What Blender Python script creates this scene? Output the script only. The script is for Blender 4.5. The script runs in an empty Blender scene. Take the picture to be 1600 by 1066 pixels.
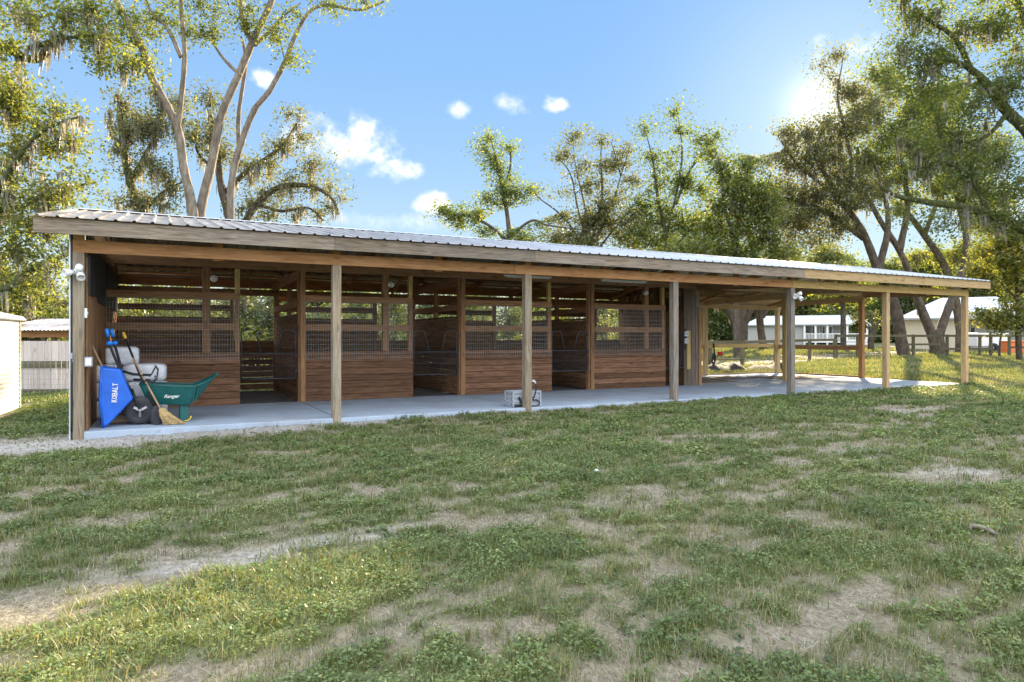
import bpy, math, random
import numpy as np
from mathutils import Vector, Matrix, Quaternion
random.seed(7)
PI = math.pi
SC = bpy.context.scene
COL = SC.collection

# ------------------------------------------------------------------ camera
F_PX, YAW = 1050.0, 0.4773
CX, CY, CZ, HOR = 1.089, -11.345, 1.3445, 528.1
CC, SS = math.cos(YAW), math.sin(YAW)
cam = bpy.data.objects.new("camera", bpy.data.cameras.new("camera"))
COL.objects.link(cam)
cam.location = (CX, CY, CZ)
cam.rotation_euler = (PI / 2, 0, -YAW)
cam.data.sensor_width = 36
cam.data.lens = 36 * F_PX / 1600
cam.data.shift_y = (HOR - 533) / 1600
cam.data.clip_start = 0.05
cam.data.clip_end = 4000
SC.camera = cam

# ------------------------------------------------------------------ light
SUN_EL, SUN_AZ = math.radians(17.4), math.radians(52.1)     # azimuth from +Y towards +X
SUN = Vector((math.sin(SUN_AZ) * math.cos(SUN_EL), math.cos(SUN_AZ) * math.cos(SUN_EL), math.sin(SUN_EL)))
sun = bpy.data.objects.new("sun", bpy.data.lights.new("sun", 'SUN'))
COL.objects.link(sun)
sun.data.energy = 4.6
sun.data.angle = math.radians(0.6)
sun.data.color = (1.0, 0.80, 0.54)
sun.rotation_euler = SUN.to_track_quat('Z', 'Y').to_euler()
SC.view_settings.view_transform = 'Standard'
SC.view_settings.look = 'None'
SC.view_settings.exposure = 2.50
SC.view_settings.gamma = 1.0


def at(u, v, d):
    """point seen at photo pixel (u, v), d metres in front of the camera"""
    t = (u - 800) / F_PX
    return Vector((CX + d * (t * CC + SS), CY + d * (-t * SS + CC), CZ + d * (HOR - v) / F_PX))


class NT:
    """tiny node-tree helper"""
    def __init__(s, tree):
        s.t = tree
        tree.nodes.clear()

    def n(s, typ, props=None, **ins):
        nd = s.t.nodes.new(typ)
        for k, v in (props or {}).items():
            setattr(nd, k, v)
        for k, v in ins.items():
            key = int(k[1:]) if k[0] == 'i' and k[1:].isdigit() else k.replace('_', ' ')
            sock = nd.inputs[key]
            if isinstance(v, bpy.types.NodeSocket):
                s.t.links.new(v, sock)
            else:
                sock.default_value = v
        return nd

    def math(s, op, a, b=0.0, clamp=False):
        nd = s.n('ShaderNodeMath', {'operation': op, 'use_clamp': clamp}, i0=a, i1=b)
        return nd.outputs[0]

    def vmath(s, op, a, b=(0, 0, 0)):
        nd = s.n('ShaderNodeVectorMath', {'operation': op}, i0=a, i1=b)
        return nd.outputs['Value'] if op in ('DOT_PRODUCT', 'LENGTH', 'DISTANCE') else nd.outputs[0]

    def ramp(s, fac, stops, interp='LINEAR'):
        nd = s.n('ShaderNodeValToRGB', Fac=fac)
        cr = nd.color_ramp
        cr.interpolation = interp
        while len(cr.elements) < len(stops):
            cr.elements.new(0.5)
        for e, (p, c) in zip(cr.elements, stops):
            e.position = p
            e.color = (*c, 1) if len(c) == 3 else c
        return nd.outputs['Color']

    def mix(s, fac, a, b, mode='MIX'):
        nd = s.n('ShaderNodeMix', {'data_type': 'RGBA', 'blend_type': mode})
        for k, v in ((0, fac), (6, a), (7, b)):
            if isinstance(v, bpy.types.NodeSocket):
                s.t.links.new(v, nd.inputs[k])
            else:
                nd.inputs[k].default_value = (*v, 1) if isinstance(v, tuple) and len(v) == 3 else v
        return nd.outputs[2]

    def noise(s, vec, scale=5.0, detail=3.0, rough=0.55, dist=0.0):
        return s.n('ShaderNodeTexNoise', Vector=vec, Scale=scale, Detail=detail, Roughness=rough, Distortion=dist).outputs['Fac']

    def attr(s, name, out='Fac'):
        return s.n('ShaderNodeAttribute', {'attribute_name': name}).outputs[out]

    def link(s, a, b):
        s.t.links.new(a, b)


# ------------------------------------------------------------------ sky with small clouds
FILL_SKY = (7.5, 8.1, 9.2)  # colour of the fill light added to the unseen sky
world = bpy.data.worlds.new("World")
SC.world = world
world.use_nodes = True
w = NT(world.node_tree)
sky = w.n('ShaderNodeTexSky', {'sky_type': 'NISHITA', 'sun_disc': False, 'sun_elevation': SUN_EL,
                               'sun_rotation': SUN_AZ, 'altitude': 0.0, 'air_density': 1.0,
                               'dust_density': 0.0, 'ozone_density': 2.0})
hsv = w.n('ShaderNodeSeparateColor', {'mode': 'HSV'}, Color=sky.outputs[0])
val = hsv.outputs[2]
VCAP = 2.95
v2 = w.math('DIVIDE', val, w.math('POWER', w.math('ADD', 1.0, w.math('POWER', w.math('DIVIDE', val, VCAP), 5.0)), 0.2))
skyc = w.n('ShaderNodeCombineColor', {'mode': 'HSV'}, Red=hsv.outputs[0], Green=w.math('MULTIPLY', hsv.outputs[1], 1.06, True), Blue=v2).outputs[0]
tc = w.n('ShaderNodeTexCoord').outputs['Generated']
nz = w.noise(tc, 16.0, 5.0, 0.6)
nz2 = w.noise(tc, 42.0, 4.0, 0.6)
edge = w.math('ADD', w.math('MULTIPLY', w.math('SUBTRACT', nz, 0.5), 4.0), w.math('MULTIPLY', w.math('SUBTRACT', nz2, 0.5), 2.0))
total = None
for (u, v, ru, rv, amp) in [(508, 220, 84, 40, 1.0), (560, 220, 60, 40, 1.0), (485, 196, 44, 30, 1.0), (530, 235, 90, 26, 1.0), (618, 268, 48, 21, 1.0), (676, 318, 34, 20, 1.0),
                            (865, 163, 24, 14, .95), (800, 160, 34, 16, .6), (815, 172, 26, 10, .5), (717, 172, 20, 16, .6), (408, 122, 24, 16, .9), (1275, 72, 22, 20, .8),
                            (1330, 80, 34, 26, .6), (1092, 262, 15, 14, .8), (1560, 330, 60, 40, .6), (600, 345, 150, 16, .35)]:
    c = (at(u, v, 1) - Vector((CX, CY, CZ)))
    cn = c.normalized()
    right = Vector((0, 0, 1)).cross(cn).normalized() * -1
    upv = right.cross(cn).normalized() * -1
    k = 1.0 / c.length
    a = w.math('DIVIDE', w.vmath('DOT_PRODUCT', tc, tuple(right)), ru / F_PX * k)
    b = w.math('DIVIDE', w.vmath('DOT_PRODUCT', tc, tuple(upv)), rv / F_PX * k)
    f = w.math('GREATER_THAN', w.vmath('DOT_PRODUCT', tc, tuple(cn)), 0.3)
    r2 = w.math('ADD', w.math('MULTIPLY', a, a), w.math('MULTIPLY', b, b))
    m = w.math('MULTIPLY', w.math('MULTIPLY', w.math('SUBTRACT', w.math('ADD', 1.05, edge), r2, ), 0.8, True), f)
    m = w.math('MULTIPLY', w.math('MULTIPLY', m, m), amp, True)
    total = m if total is None else w.math('MAXIMUM', total, m)
cl = w.mix(w.math('MULTIPLY', total, 0.9), skyc, (4.6, 4.5, 4.4))
hz_ = w.math('SUBTRACT', 1.0, w.math('DIVIDE', w.n('ShaderNodeSeparateXYZ', Vector=tc).outputs[2], .42), True)
cl = w.mix(w.math('MULTIPLY', w.math('MULTIPLY', hz_, hz_), .5), cl, (2.75, 2.9, 3.0))
# glow round the low sun
sd = w.vmath('DOT_PRODUCT', tc, tuple(SUN))
gl1 = w.math('POWER', w.math('MAXIMUM', sd, 0.0), 1500.0)
gl2 = w.math('POWER', w.math('MAXIMUM', sd, 0.0), 70.0)
cl = w.mix(1.0, cl, w.mix(w.math('ADD', gl1, w.math('MULTIPLY', gl2, .36)), (0, 0, 0), (2.4, 2.1, 1.5)), 'ADD')
# broken bright cloud added out of view, overhead and behind, as fill light
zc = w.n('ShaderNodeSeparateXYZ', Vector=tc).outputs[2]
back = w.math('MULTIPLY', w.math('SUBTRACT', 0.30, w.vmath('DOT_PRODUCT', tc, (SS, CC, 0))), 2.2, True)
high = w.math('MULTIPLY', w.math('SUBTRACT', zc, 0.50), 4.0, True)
fill_mask = w.math('MULTIPLY', w.math('MAXIMUM', back, high), w.math('ADD', .65, w.math('MULTIPLY', w.noise(tc, 3.0, 5.0), .7)), True)
fill_mask = w.math('MULTIPLY', fill_mask, w.math('MULTIPLY', w.math('ADD', zc, .12), 6.0, True))
cl = w.mix(fill_mask, cl, FILL_SKY)
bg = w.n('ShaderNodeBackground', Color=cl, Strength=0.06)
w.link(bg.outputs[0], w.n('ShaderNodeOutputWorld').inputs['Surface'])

# ------------------------------------------------------------------ materials


def mat(name):
    m = bpy.data.materials.new(name)
    m.use_nodes = True
    return m, NT(m.node_tree)


def finish(t, color, rough=0.8, bump=None, bstr=0.3, bdist=0.01, metallic=0.0, spec=0.3):
    p = t.n('ShaderNodeBsdfPrincipled', Roughness=rough, Metallic=metallic)
    if isinstance(color, bpy.types.NodeSocket):
        t.link(color, p.inputs['Base Color'])
    else:
        p.inputs['Base Color'].default_value = (*color, 1)
    p.inputs['Specular IOR Level'].default_value = spec
    if bump is not None:
        bn = t.n('ShaderNodeBump', Height=bump, Strength=bstr, Distance=bdist)
        t.link(bn.outputs[0], p.inputs['Normal'])
    t.link(p.outputs[0], t.n('ShaderNodeOutputMaterial').inputs['Surface'])
    return p


def wood(name, light, dark, var=0.35, grey=None, greyamt=0.0, rough=0.85):
    m, t = mat(name)
    wc = t.attr('wc', 'Vector')
    rnd = t.attr('rnd')
    warp = t.noise(t.vmath('MULTIPLY', wc, (1.2, 5, 5)), 1.0, 2.0)
    g1 = t.n('ShaderNodeTexNoise', Vector=t.vmath('ADD', t.vmath('MULTIPLY', wc, (1.6, 34, 34)), t.n('ShaderNodeCombineXYZ', X=0.0, Y=t.math('MULTIPLY', warp, 7.0), Z=0.0).outputs[0]), Scale=1.0, Detail=4.0, Roughness=0.6).outputs['Fac']
    g2 = t.noise(t.vmath('MULTIPLY', wc, (5, 110, 110)), 1.0, 2.0)
    knot = t.n('ShaderNodeTexVoronoi', {'feature': 'F1'}, Vector=t.vmath('MULTIPLY', wc, (2.2, 6.5, 6.5)), Scale=1.0, Randomness=1.0).outputs['Distance']
    kf = t.math('SUBTRACT', 1.0, t.math('MULTIPLY', knot, 4.2), True)
    gr = t.math('ADD', t.math('MULTIPLY', g1, 0.75), t.math('MULTIPLY', g2, 0.25))
    col = t.ramp(gr, [(0.34, dark), (0.62, light)])
    col = t.mix(t.math('MULTIPLY', kf, 0.75), col, tuple(c * 0.45 for c in dark))
    if grey:
        gm = t.noise(t.vmath('MULTIPLY', wc, (0.8, 4, 4)), 1.3, 4.0)
        gm = t.math('MULTIPLY', t.math('SUBTRACT', gm, 0.3), 2.2 * greyamt, True)
        col = t.mix(gm, col, t.mix(1.0, grey, t.ramp(gr, [(0.3, (.5, .5, .5)), (0.65, (1, 1, 1))]), 'MULTIPLY'))
    if grey:
        chk = t.noise(t.vmath('MULTIPLY', wc, (1.1, 30, 30)), 1.0, 3.0, .7)
        col = t.mix(t.math('MULTIPLY', t.math('SUBTRACT', chk, .625), 9.0, True), col, (.035, .028, .022))
    br = t.math('ADD', 1.0 - var / 2, t.math('MULTIPLY', rnd, var))
    col = t.mix(1.0, col, t.n('ShaderNodeCombineColor', Red=br, Green=br, Blue=br).outputs[0], 'MULTIPLY')
    finish(t, col, rough, gr, 0.35, 0.006, spec=0.2)
    return m


def plain(name, color, rough=0.6, metallic=0.0, var=0.15, scale=8.0, spec=0.4, bstr=0.1):
    m, t = mat(name)
    oc = t.n('ShaderNodeTexCoord').outputs['Object']
    nzv = t.noise(oc, scale, 5.0, 0.65)
    col = t.mix(1.0, color, t.ramp(nzv, [(0.25, (1 - var * 2,) * 3), (0.75, (1 + var,) * 3)]), 'MULTIPLY')
    finish(t, col, rough, t.noise(oc, scale * 6, 3.0), bstr, 0.004, metallic, spec)
    return m


M = {}
M['weathered'] = wood('weathered_pine', (.29, .225, .155), (.11, .075, .05), .3, (.285, .25, .21), .85)
M['weathered_post'] = wood('weathered_post_wood', (.36, .275, .175), (.15, .10, .06), .25, (.34, .315, .25), .75)
M['grey_post'] = wood('old_grey_post_wood', (.26, .22, .17), (.12, .09, .07), .2, (.30, .28, .24), .7)
M['orange'] = wood('oiled_orange_pine', (.46, .25, .11), (.27, .125, .05), .2)
M['redwood'] = wood('reddish_brown_pine', (.40, .18, .075), (.22, .09, .04), .3)
M['brown'] = wood('brown_framing_pine', (.38, .21, .105), (.19, .10, .048), .35)
M['plank'] = wood('dark_brown_stall_plank', (.245, .13, .072), (.092, .047, .026), .7)
M['darkplank'] = wood('inner_brown_plank', (.26, .15, .085), (.10, .055, .03), .7)  # brown of the partitions, back walls and gable boards
M['yellow'] = wood('fresh_yellow_pine', (.58, .41, .17), (.40, .26, .09), .2)
M['tan'] = wood('fresh_tan_pine', (.52, .37, .19), (.34, .22, .10), .2)
M['fence'] = wood('mossy_fence_board', (.15, .135, .075), (.065, .055, .03), .35, (.17, .16, .12), .4)
M['oldboard'] = wood('pale_painted_board', (.62, .55, .50), (.45, .38, .33), .2)
M['handle'] = wood('tool_handle_wood', (.55, .37, .20), (.36, .22, .11), .1)
M['firewood'] = wood('split_log_wood', (.35, .25, .15), (.16, .1, .06), .4)
M['wire'] = plain('galvanised_wire', (.34, .33, .31), .5, .3)
M['gate'] = plain('dark_grey_gate_steel', (.07, .078, .088), .45, .4)
M['black'] = plain('black_plastic', (.018, .018, .02), .5)
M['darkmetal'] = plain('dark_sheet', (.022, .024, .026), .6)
M['whiteplastic'] = plain('white_plastic', (.78, .78, .76), .35, var=.05)
M['blueplastic'] = plain('blue_polyethylene', (.012, .13, .62), .38, var=.12, scale=5, spec=.5)
M['bluegrip'] = plain('bright_blue_grip', (.02, .22, .75), .5, var=.05)
M['green'] = plain('dark_green_polyethylene', (.008, .105, .095), .45, var=.15, scale=6, spec=.5)
M['rubber'] = plain('dusty_tyre_rubber', (.05, .05, .055), .85, var=.3)
M['steel'] = plain('grey_steel', (.4, .4, .42), .35, .8)
M['yellowp'] = plain('yellow_plastic', (.8, .5, .05), .45)
M['bag'] = plain('clear_white_bale_wrap', (.72, .73, .75), .3, var=.16, scale=5, spec=.6, bstr=1.0)
M['straw'] = plain('broom_straw', (.46, .32, .14), .9, var=.35, scale=30)
M['crate'] = plain('grey_crate_plastic', (.36, .385, .42), .5, var=.1)
M['hose'] = plain('dark_garden_hose', (.03, .018, .016), .55)
M['red'] = plain('red_plastic', (.55, .03, .03), .45)
M['orangep'] = plain('orange_paint', (.75, .20, .06), .5)
M['mat'] = plain('dusty_rubber_mat', (.215, .16, .11), .9, var=.25, scale=3)
M['lamp'] = plain('frosted_lamp_cover', (.72, .70, .62), .4, var=.05)
M['white'] = plain('white_paint', (.80, .80, .78), .5, var=.06)
M['greysiding'] = plain('grey_green_siding', (.36, .36, .33), .7, var=.06)
M['tansiding'] = plain('beige_siding', (.60, .53, .40), .7, var=.05)
M['window'] = plain('dark_window_glass', (.02, .025, .03), .1, spec=.6)
M['houseroof'] = plain('pale_metal_roof', (.60, .64, .68), .35, .35, var=.08)
M['stallmat'] = plain('dusty_grey_stall_mat', (.15, .14, .13), .9, var=.25, scale=3)
M['soil'] = plain('shade_darkened_dug_soil', (.014, .010, .007), .95, var=.4, scale=3, bstr=.8)  # dark soil, colour lowered further to stand in for tree shade


def roof_mat():
    m, t = mat('weathered_corrugated_steel')
    oc = t.n('ShaderNodeTexCoord').outputs['Object']
    st = t.noise(t.vmath('MULTIPLY', oc, (7, .7, 1)), 1.0, 5.0, .6)
    sp = t.noise(oc, 3.5, 5.0, .65)
    x = t.n('ShaderNodeSeparateXYZ', Vector=oc).outputs[0]
    left = t.math('SUBTRACT', 1.0, t.math('DIVIDE', x, 9.0), True)
    col = t.ramp(st, [(.3, (.28, .30, .335)), (.7, (.46, .49, .54))])
    dirt = t.ramp(t.math('ADD', t.math('MULTIPLY', st, .5), t.math('MULTIPLY', sp, .5)), [(.38, (.16, .105, .07)), (.52, (.35, .29, .235)), (.64, (.48, .445, .40))])
    col = t.mix(t.math('MULTIPLY', left, .9), col, dirt)
    finish(t, col, .36, sp, .08, .01, .55, .5)
    return m


M['roof'] = roof_mat()


def concrete_mat():
    m, t = mat('broom_finished_concrete')
    oc = t.n('ShaderNodeTexCoord').outputs['Object']
    n1 = t.noise(oc, 1.3, 6.0, .65)
    n2 = t.noise(oc, 28, 4.0, .7)
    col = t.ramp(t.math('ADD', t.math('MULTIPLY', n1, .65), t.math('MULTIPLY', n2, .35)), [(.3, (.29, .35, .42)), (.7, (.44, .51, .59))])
    x = t.n('ShaderNodeSeparateXYZ', Vector=oc).outputs[0]
    fr = t.math('ABSOLUTE', t.math('SUBTRACT', t.math('FRACT', t.math('ADD', t.math('DIVIDE', x, 3.658), .5)), .5))
    joint = t.math('LESS_THAN', fr, .0035)
    col = t.mix(t.math('MULTIPLY', joint, .85), col, (.07, .065, .06))
    stain = t.noise(oc, .55, 5.0, .7)
    col = t.mix(t.math('MULTIPLY', t.math('SUBTRACT', stain, .48), 2.6, True), col, (.27, .245, .21))
    spots = t.noise(oc, 5.5, 5.0, .75)
    col = t.mix(t.math('MULTIPLY', t.math('SUBTRACT', spots, .60), 5.0, True), col, (.20, .18, .155))
    finish(t, col, .85, n2, .2, .004)
    return m


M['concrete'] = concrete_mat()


def ground_mat():
    m, t = mat('patchy_lawn_soil')
    oc = t.n('ShaderNodeTexCoord').outputs['Object']
    gr = t.attr('green')
    sd = t.attr('sand')
    fine = t.noise(oc, 22, 6.0, .7)
    mid = t.noise(oc, 2.6, 5.0, .65)
    # dry thatch: noise stretched in two directions
    th = t.noise(t.vmath('MULTIPLY', oc, (60, 14, 30)), 1.0, 4.0, .7, 1.5)
    straw = t.ramp(t.math('ADD', t.math('MULTIPLY', th, .6), t.math('MULTIPLY', fine, .4)), [(.33, (.09, .077, .052)), (.5, (.205, .178, .125)), (.66, (.36, .315, .23))])
    sand = t.ramp(fine, [(.3, (.23, .215, .19)), (.7, (.50, .475, .435))])
    green = t.ramp(t.math('ADD', t.math('MULTIPLY', fine, .5), t.math('MULTIPLY', mid, .5)), [(.3, (.04, .055, .018)), (.52, (.085, .105, .03)), (.7, (.17, .16, .055))])
    col = t.mix(t.math('MULTIPLY', t.math('ADD', sd, t.math('MULTIPLY', t.math('SUBTRACT', fine, .5), .8)), 1.0, True), straw, sand)
    gf = t.math('MULTIPLY', t.math('SUBTRACT', t.math('ADD', gr, t.math('MULTIPLY', t.math('SUBTRACT', fine, .5), 1.1)), .30), 2.4, True)
    col = t.mix(gf, col, green)
    finish(t, col, .95, t.math('ADD', fine, t.math('MULTIPLY', mid, .5)), .6, .03, spec=.1)
    return m


M['ground'] = ground_mat()


def leaf_mat(name, stops, trans=.45, tint=(1.5, 1.5, .55)):
    m, t = mat(name)
    rnd = t.attr('rnd')
    col = t.ramp(rnd, stops)
    d = t.n('ShaderNodeBsdfDiffuse', Color=col)
    tr = t.n('ShaderNodeBsdfTranslucent', Color=t.mix(1.0, col, tint, 'MULTIPLY'))
    gl = t.n('ShaderNodeBsdfGlossy', Color=(1, 1, 1, 1), Roughness=.45)
    a = t.n('ShaderNodeMixShader', Fac=trans, i1=d.outputs[0], i2=tr.outputs[0])
    b = t.n('ShaderNodeMixShader', Fac=.035, i1=a.outputs[0], i2=gl.outputs[0])
    t.link(b.outputs[0], t.n('ShaderNodeOutputMaterial').inputs['Surface'])
    return m


M['oakleaf'] = leaf_mat('live_oak_leaf', [(0, (.050, .072, .028)), (.45, (.10, .135, .046)), (.8, (.18, .20, .068)), (1, (.29, .26, .085))], .5, (1.6, 1.6, .55))
M['yelleaf'] = leaf_mat('yellow_green_leaf', [(0, (.065, .09, .030)), (.5, (.14, .165, .052)), (1, (.28, .255, .075))], .5, (1.5, 1.5, .5))
M['olive'] = leaf_mat('olive_grey_leaf', [(0, (.058, .068, .036)), (.5, (.118, .128, .062)), (1, (.22, .205, .10))], .5, (1.5, 1.45, .65))
M['bush'] = leaf_mat('blue_green_bush_leaf', [(0, (.05, .07, .045)), (.6, (.11, .14, .08)), (1, (.22, .22, .08))], .45, (1.8, 1.7, .7))
M['moss'] = leaf_mat('spanish_moss_strand', [(0, (.17, .16, .12)), (1, (.36, .33, .25))], .4, (1.1, 1.05, .9))
M['weed'] = leaf_mat('low_weed_leaf', [(0, (.058, .095, .028)), (.5, (.135, .20, .060)), (.85, (.23, .28, .095)), (1, (.33, .31, .14))], .35, (1.4, 1.4, .45))
M['blade'] = leaf_mat('grass_blade', [(0, (.07, .10, .032)), (.5, (.165, .185, .07)), (.8, (.29, .255, .135)), (1, (.42, .35, .22))], .35, (1.3, 1.25, .5))
M['thatch'] = leaf_mat('dry_grass_stem', [(0, (.17, .143, .10)), (.5, (.32, .275, .20)), (1, (.51, .445, .335))], .2, (1, 1, 1))


def bark_mat(name, a, b, c):
    m, t = mat(name)
    oc = t.n('ShaderNodeTexCoord').outputs['Object']
    n1 = t.noise(t.vmath('MULTIPLY', oc, (9, 9, 2.2)), 1.0, 6.0, .7, .6)
    n2 = t.noise(oc, 1.6, 4.0, .6)
    col = t.ramp(t.math('ADD', t.math('MULTIPLY', n1, .6), t.math('MULTIPLY', n2, .4)), [(.33, a), (.5, b), (.66, c)])
    finish(t, col, .95, n1, 1.0, .12, spec=.15)
    return m


M['palebark'] = bark_mat('pale_grey_bark', (.095, .075, .055), (.23, .19, .145), (.40, .35, .285))
M['bark'] = bark_mat('dark_oak_bark', (.045, .035, .027), (.11, .088, .068), (.20, .17, .135))
M['ivybark'] = bark_mat('mossy_oak_bark', (.03, .035, .015), (.075, .085, .03), (.15, .135, .08))

# ------------------------------------------------------------------ mesh building


class MB:
    def __init__(s):
        s.V, s.F, s.W, s.R = [], [], [], []

    def add(s, verts, faces, wcs=None, rnd=None):
        o = len(s.V)
        r = random.random() if rnd is None else rnd
        off = (random.uniform(0, 50), random.uniform(0, 50), random.uniform(0, 50))
        for i, v in enumerate(verts):
            s.V.append(tuple(v))
            q = wcs[i] if wcs else v
            s.W.append((q[0] + off[0], q[1] + off[1], q[2] + off[2]))
            s.R.append(r)
        s.F += [tuple(i + o for i in f) for f in faces]

    BF = [(0, 3, 2, 1), (4, 5, 6, 7), (0, 1, 5, 4), (1, 2, 6, 5), (2, 3, 7, 6), (3, 0, 4, 7)]

    def box(s, x0, y0, z0, x1, y1, z1):
        P = [(x0, y0, z0), (x1, y0, z0), (x1, y1, z0), (x0, y1, z0), (x0, y0, z1), (x1, y0, z1), (x1, y1, z1), (x0, y1, z1)]
        e = (abs(x1 - x0), abs(y1 - y0), abs(z1 - z0))
        k = e.index(max(e))
        order = [k] + [i for i in range(3) if i != k]
        s.add(P, MB.BF, [tuple(p[i] for i in order) for p in P])
        return s

    def beam(s, p0, p1, w, h, up=(0, 0, 1)):
        p0, p1 = Vector(p0), Vector(p1)
        d = (p1 - p0)
        L = d.length
        d.normalize()
        u = Vector(up)
        sd = d.cross(u).normalized()
        u = sd.cross(d).normalized()
        P, W = [], []
        for (l, p) in ((0, p0), (L, p1)):
            for (a, b) in ((-1, -1), (1, -1), (1, 1), (-1, 1)):
                P.append(p + sd * (a * w / 2) + u * (b * h / 2))
                W.append((l, a * w / 2, b * h / 2))
        s.add(P, [(0, 1, 2, 3), (7, 6, 5, 4), (0, 4, 5, 1), (1, 5, 6, 2), (2, 6, 7, 3), (3, 7, 4, 0)], W)
        return s

    def tube(s, pts, rad, n=8, cap=True, lump=0.0):
        pts = [Vector(p) for p in pts]
        R = rad if isinstance(rad, (list, tuple)) else [rad] * len(pts)
        V, F, W = [], [], []
        ref = None
        L = 0
        flute = [random.uniform(-lump, lump) for _ in range(n)]
        for i, p in enumerate(pts):
            d = (pts[min(i + 1, len(pts) - 1)] - pts[max(i - 1, 0)])
            d = d.normalized() if d.length > 1e-9 else Vector((0, 0, 1))
            if ref is None:
                ref = d.orthogonal().normalized()
            ref = (ref - d * ref.dot(d))
            ref = ref.normalized() if ref.length > 1e-6 else d.orthogonal().normalized()
            b = d.cross(ref)
            if i:
                L += (p - pts[i - 1]).length
            for k in range(n):
                a = 2 * PI * k / n
                flute[k] = flute[k] * .93 + random.uniform(-lump, lump) * .35
                V.append(p + (ref * math.cos(a) + b * math.sin(a)) * (R[i] * (1 + flute[k])))
                W.append((L, math.cos(a) * R[i], math.sin(a) * R[i]))
            if i:
                o = (i - 1) * n
                F += [(o + k, o + (k + 1) % n, o + n + (k + 1) % n, o + n + k) for k in range(n)]
        if cap:
            F.append(tuple(reversed(range(n))))
            o = (len(pts) - 1) * n
            F.append(tuple(o + k for k in range(n)))
        s.add(V, F, W)
        return s

    def lathe(s, prof, origin, axis=(0, 0, 1), n=24, rnd=None):
        """profile of (radius, height) turned about an axis"""
        o = Vector(origin)
        ax = Vector(axis).normalized()
        e1 = ax.orthogonal().normalized()
        e2 = ax.cross(e1)
        V, F = [], []
        for (r, h) in prof:
            for k in range(n):
                a = 2 * PI * k / n
                V.append(o + ax * h + (e1 * math.cos(a) + e2 * math.sin(a)) * r)
        for i in range(len(prof) - 1):
            F += [(i * n + k, i * n + (k + 1) % n, (i + 1) * n + (k + 1) % n, (i + 1) * n + k) for k in range(n)]
        s.add(V, F, None, rnd)
        return s

    def build(s, name, m, parent=None, smooth=False, bevel=0.0, subsurf=0, loc=None):
        me = bpy.data.meshes.new(name)
        V = s.V
        if loc is not None:
            V = [(v[0] - loc[0], v[1] - loc[1], v[2] - loc[2]) for v in V]
        me.from_pydata(V, [], s.F)
        me.attributes.new('wc', 'FLOAT_VECTOR', 'POINT').data.foreach_set('vector', np.array(s.W, 'f').ravel())
        me.attributes.new('rnd', 'FLOAT', 'POINT').data.foreach_set('value', np.array(s.R, 'f'))
        me.materials.append(m)
        if smooth:
            me.shade_smooth()
        o = bpy.data.objects.new(name, me)
        COL.objects.link(o)
        if loc is not None:
            o.location = loc
        if parent:
            o.parent = parent
        if bevel:
            b = o.modifiers.new('bevel', 'BEVEL')
            b.width = bevel
            b.segments = 2
            b.limit_method = 'ANGLE'
        if subsurf:
            q = o.modifiers.new('sub', 'SUBSURF')
            q.levels = q.render_levels = subsurf
        return o


def tag(o, label=None, cat=None, group=None, kind=None):
    for k, v in (('label', label), ('category', cat), ('group', group), ('kind', kind)):
        if v:
            o[k] = v
    return o


def empty(name, loc=(0, 0, 0)):
    o = bpy.data.objects.new(name, None)
    COL.objects.link(o)
    o.location = loc
    o.empty_display_size = .2
    return o


def thing(name, label, cat, group=None, loc=(0, 0, 0)):
    return tag(empty(name, loc), label, cat, group)


def soup(name, verts, faces4, rnd, m, parent=None):
    """large quad soup from numpy arrays; rnd per vertex"""
    me = bpy.data.meshes.new(name)
    nf = len(faces4)
    me.vertices.add(len(verts))
    me.vertices.foreach_set('co', np.ascontiguousarray(verts, 'f').ravel())
    me.loops.add(nf * 4)
    me.loops.foreach_set('vertex_index', np.ascontiguousarray(faces4, 'i').ravel())
    me.polygons.add(nf)
    me.polygons.foreach_set('loop_start', np.arange(nf, dtype='i') * 4)
    me.update(calc_edges=True)
    me.attributes.new('rnd', 'FLOAT', 'POINT').data.foreach_set('value', np.ascontiguousarray(rnd, 'f'))
    me.materials.append(m)
    o = bpy.data.objects.new(name, me)
    COL.objects.link(o)
    if parent:
        o.parent = parent
    return o


# ------------------------------------------------------------------ terrain
RNG = np.random.default_rng(11)
_tab = RNG.random((256, 256))


def vnoise(x, y):
    xi, yi = np.floor(x).astype(int), np.floor(y).astype(int)
    fx, fy = x - xi, y - yi
    fx, fy = fx * fx * (3 - 2 * fx), fy * fy * (3 - 2 * fy)
    g = lambda a, b: _tab[a & 255, b & 255]
    return (g(xi, yi) * (1 - fx) + g(xi + 1, yi) * fx) * (1 - fy) + (g(xi, yi + 1) * (1 - fx) + g(xi + 1, yi + 1) * fx) * fy


def fbm(x, y, o=4):
    s = a = 0
    k = 1.0
    for i in range(o):
        s = s + k * vnoise(x * 2 ** i + 17.3 * i, y * 2 ** i + 9.1 * i)
        a += k
        k *= .55
    return s / a


def sst(x, a, b):
    t = np.clip((x - a) / (b - a), 0, 1)
    return t * t * (3 - 2 * t)


def gz(x, y):
    x, y = np.asarray(x, float), np.asarray(y, float)
    d = SS * (x - CX) + CC * (y - CY)
    h = -0.04 - 0.10 * sst(-x, -8, 0) - 0.04 * sst(-y, 0.5, 5)
    h = h + (.075 * sst(-x, -9, -1)) * np.exp(-(np.minimum(y, 0) / .42) ** 2) * (x > -.12)
    h = h - 0.16 * sst(-x, .3, 2.2) * sst(y, 1, 6)
    h = h + 0.0085 * np.clip(d - 21, 0, 75)
    return h


def gpt(u, d):
    p = at(u, HOR, d)
    return Vector((p.x, p.y, float(gz(p.x, p.y))))


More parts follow.
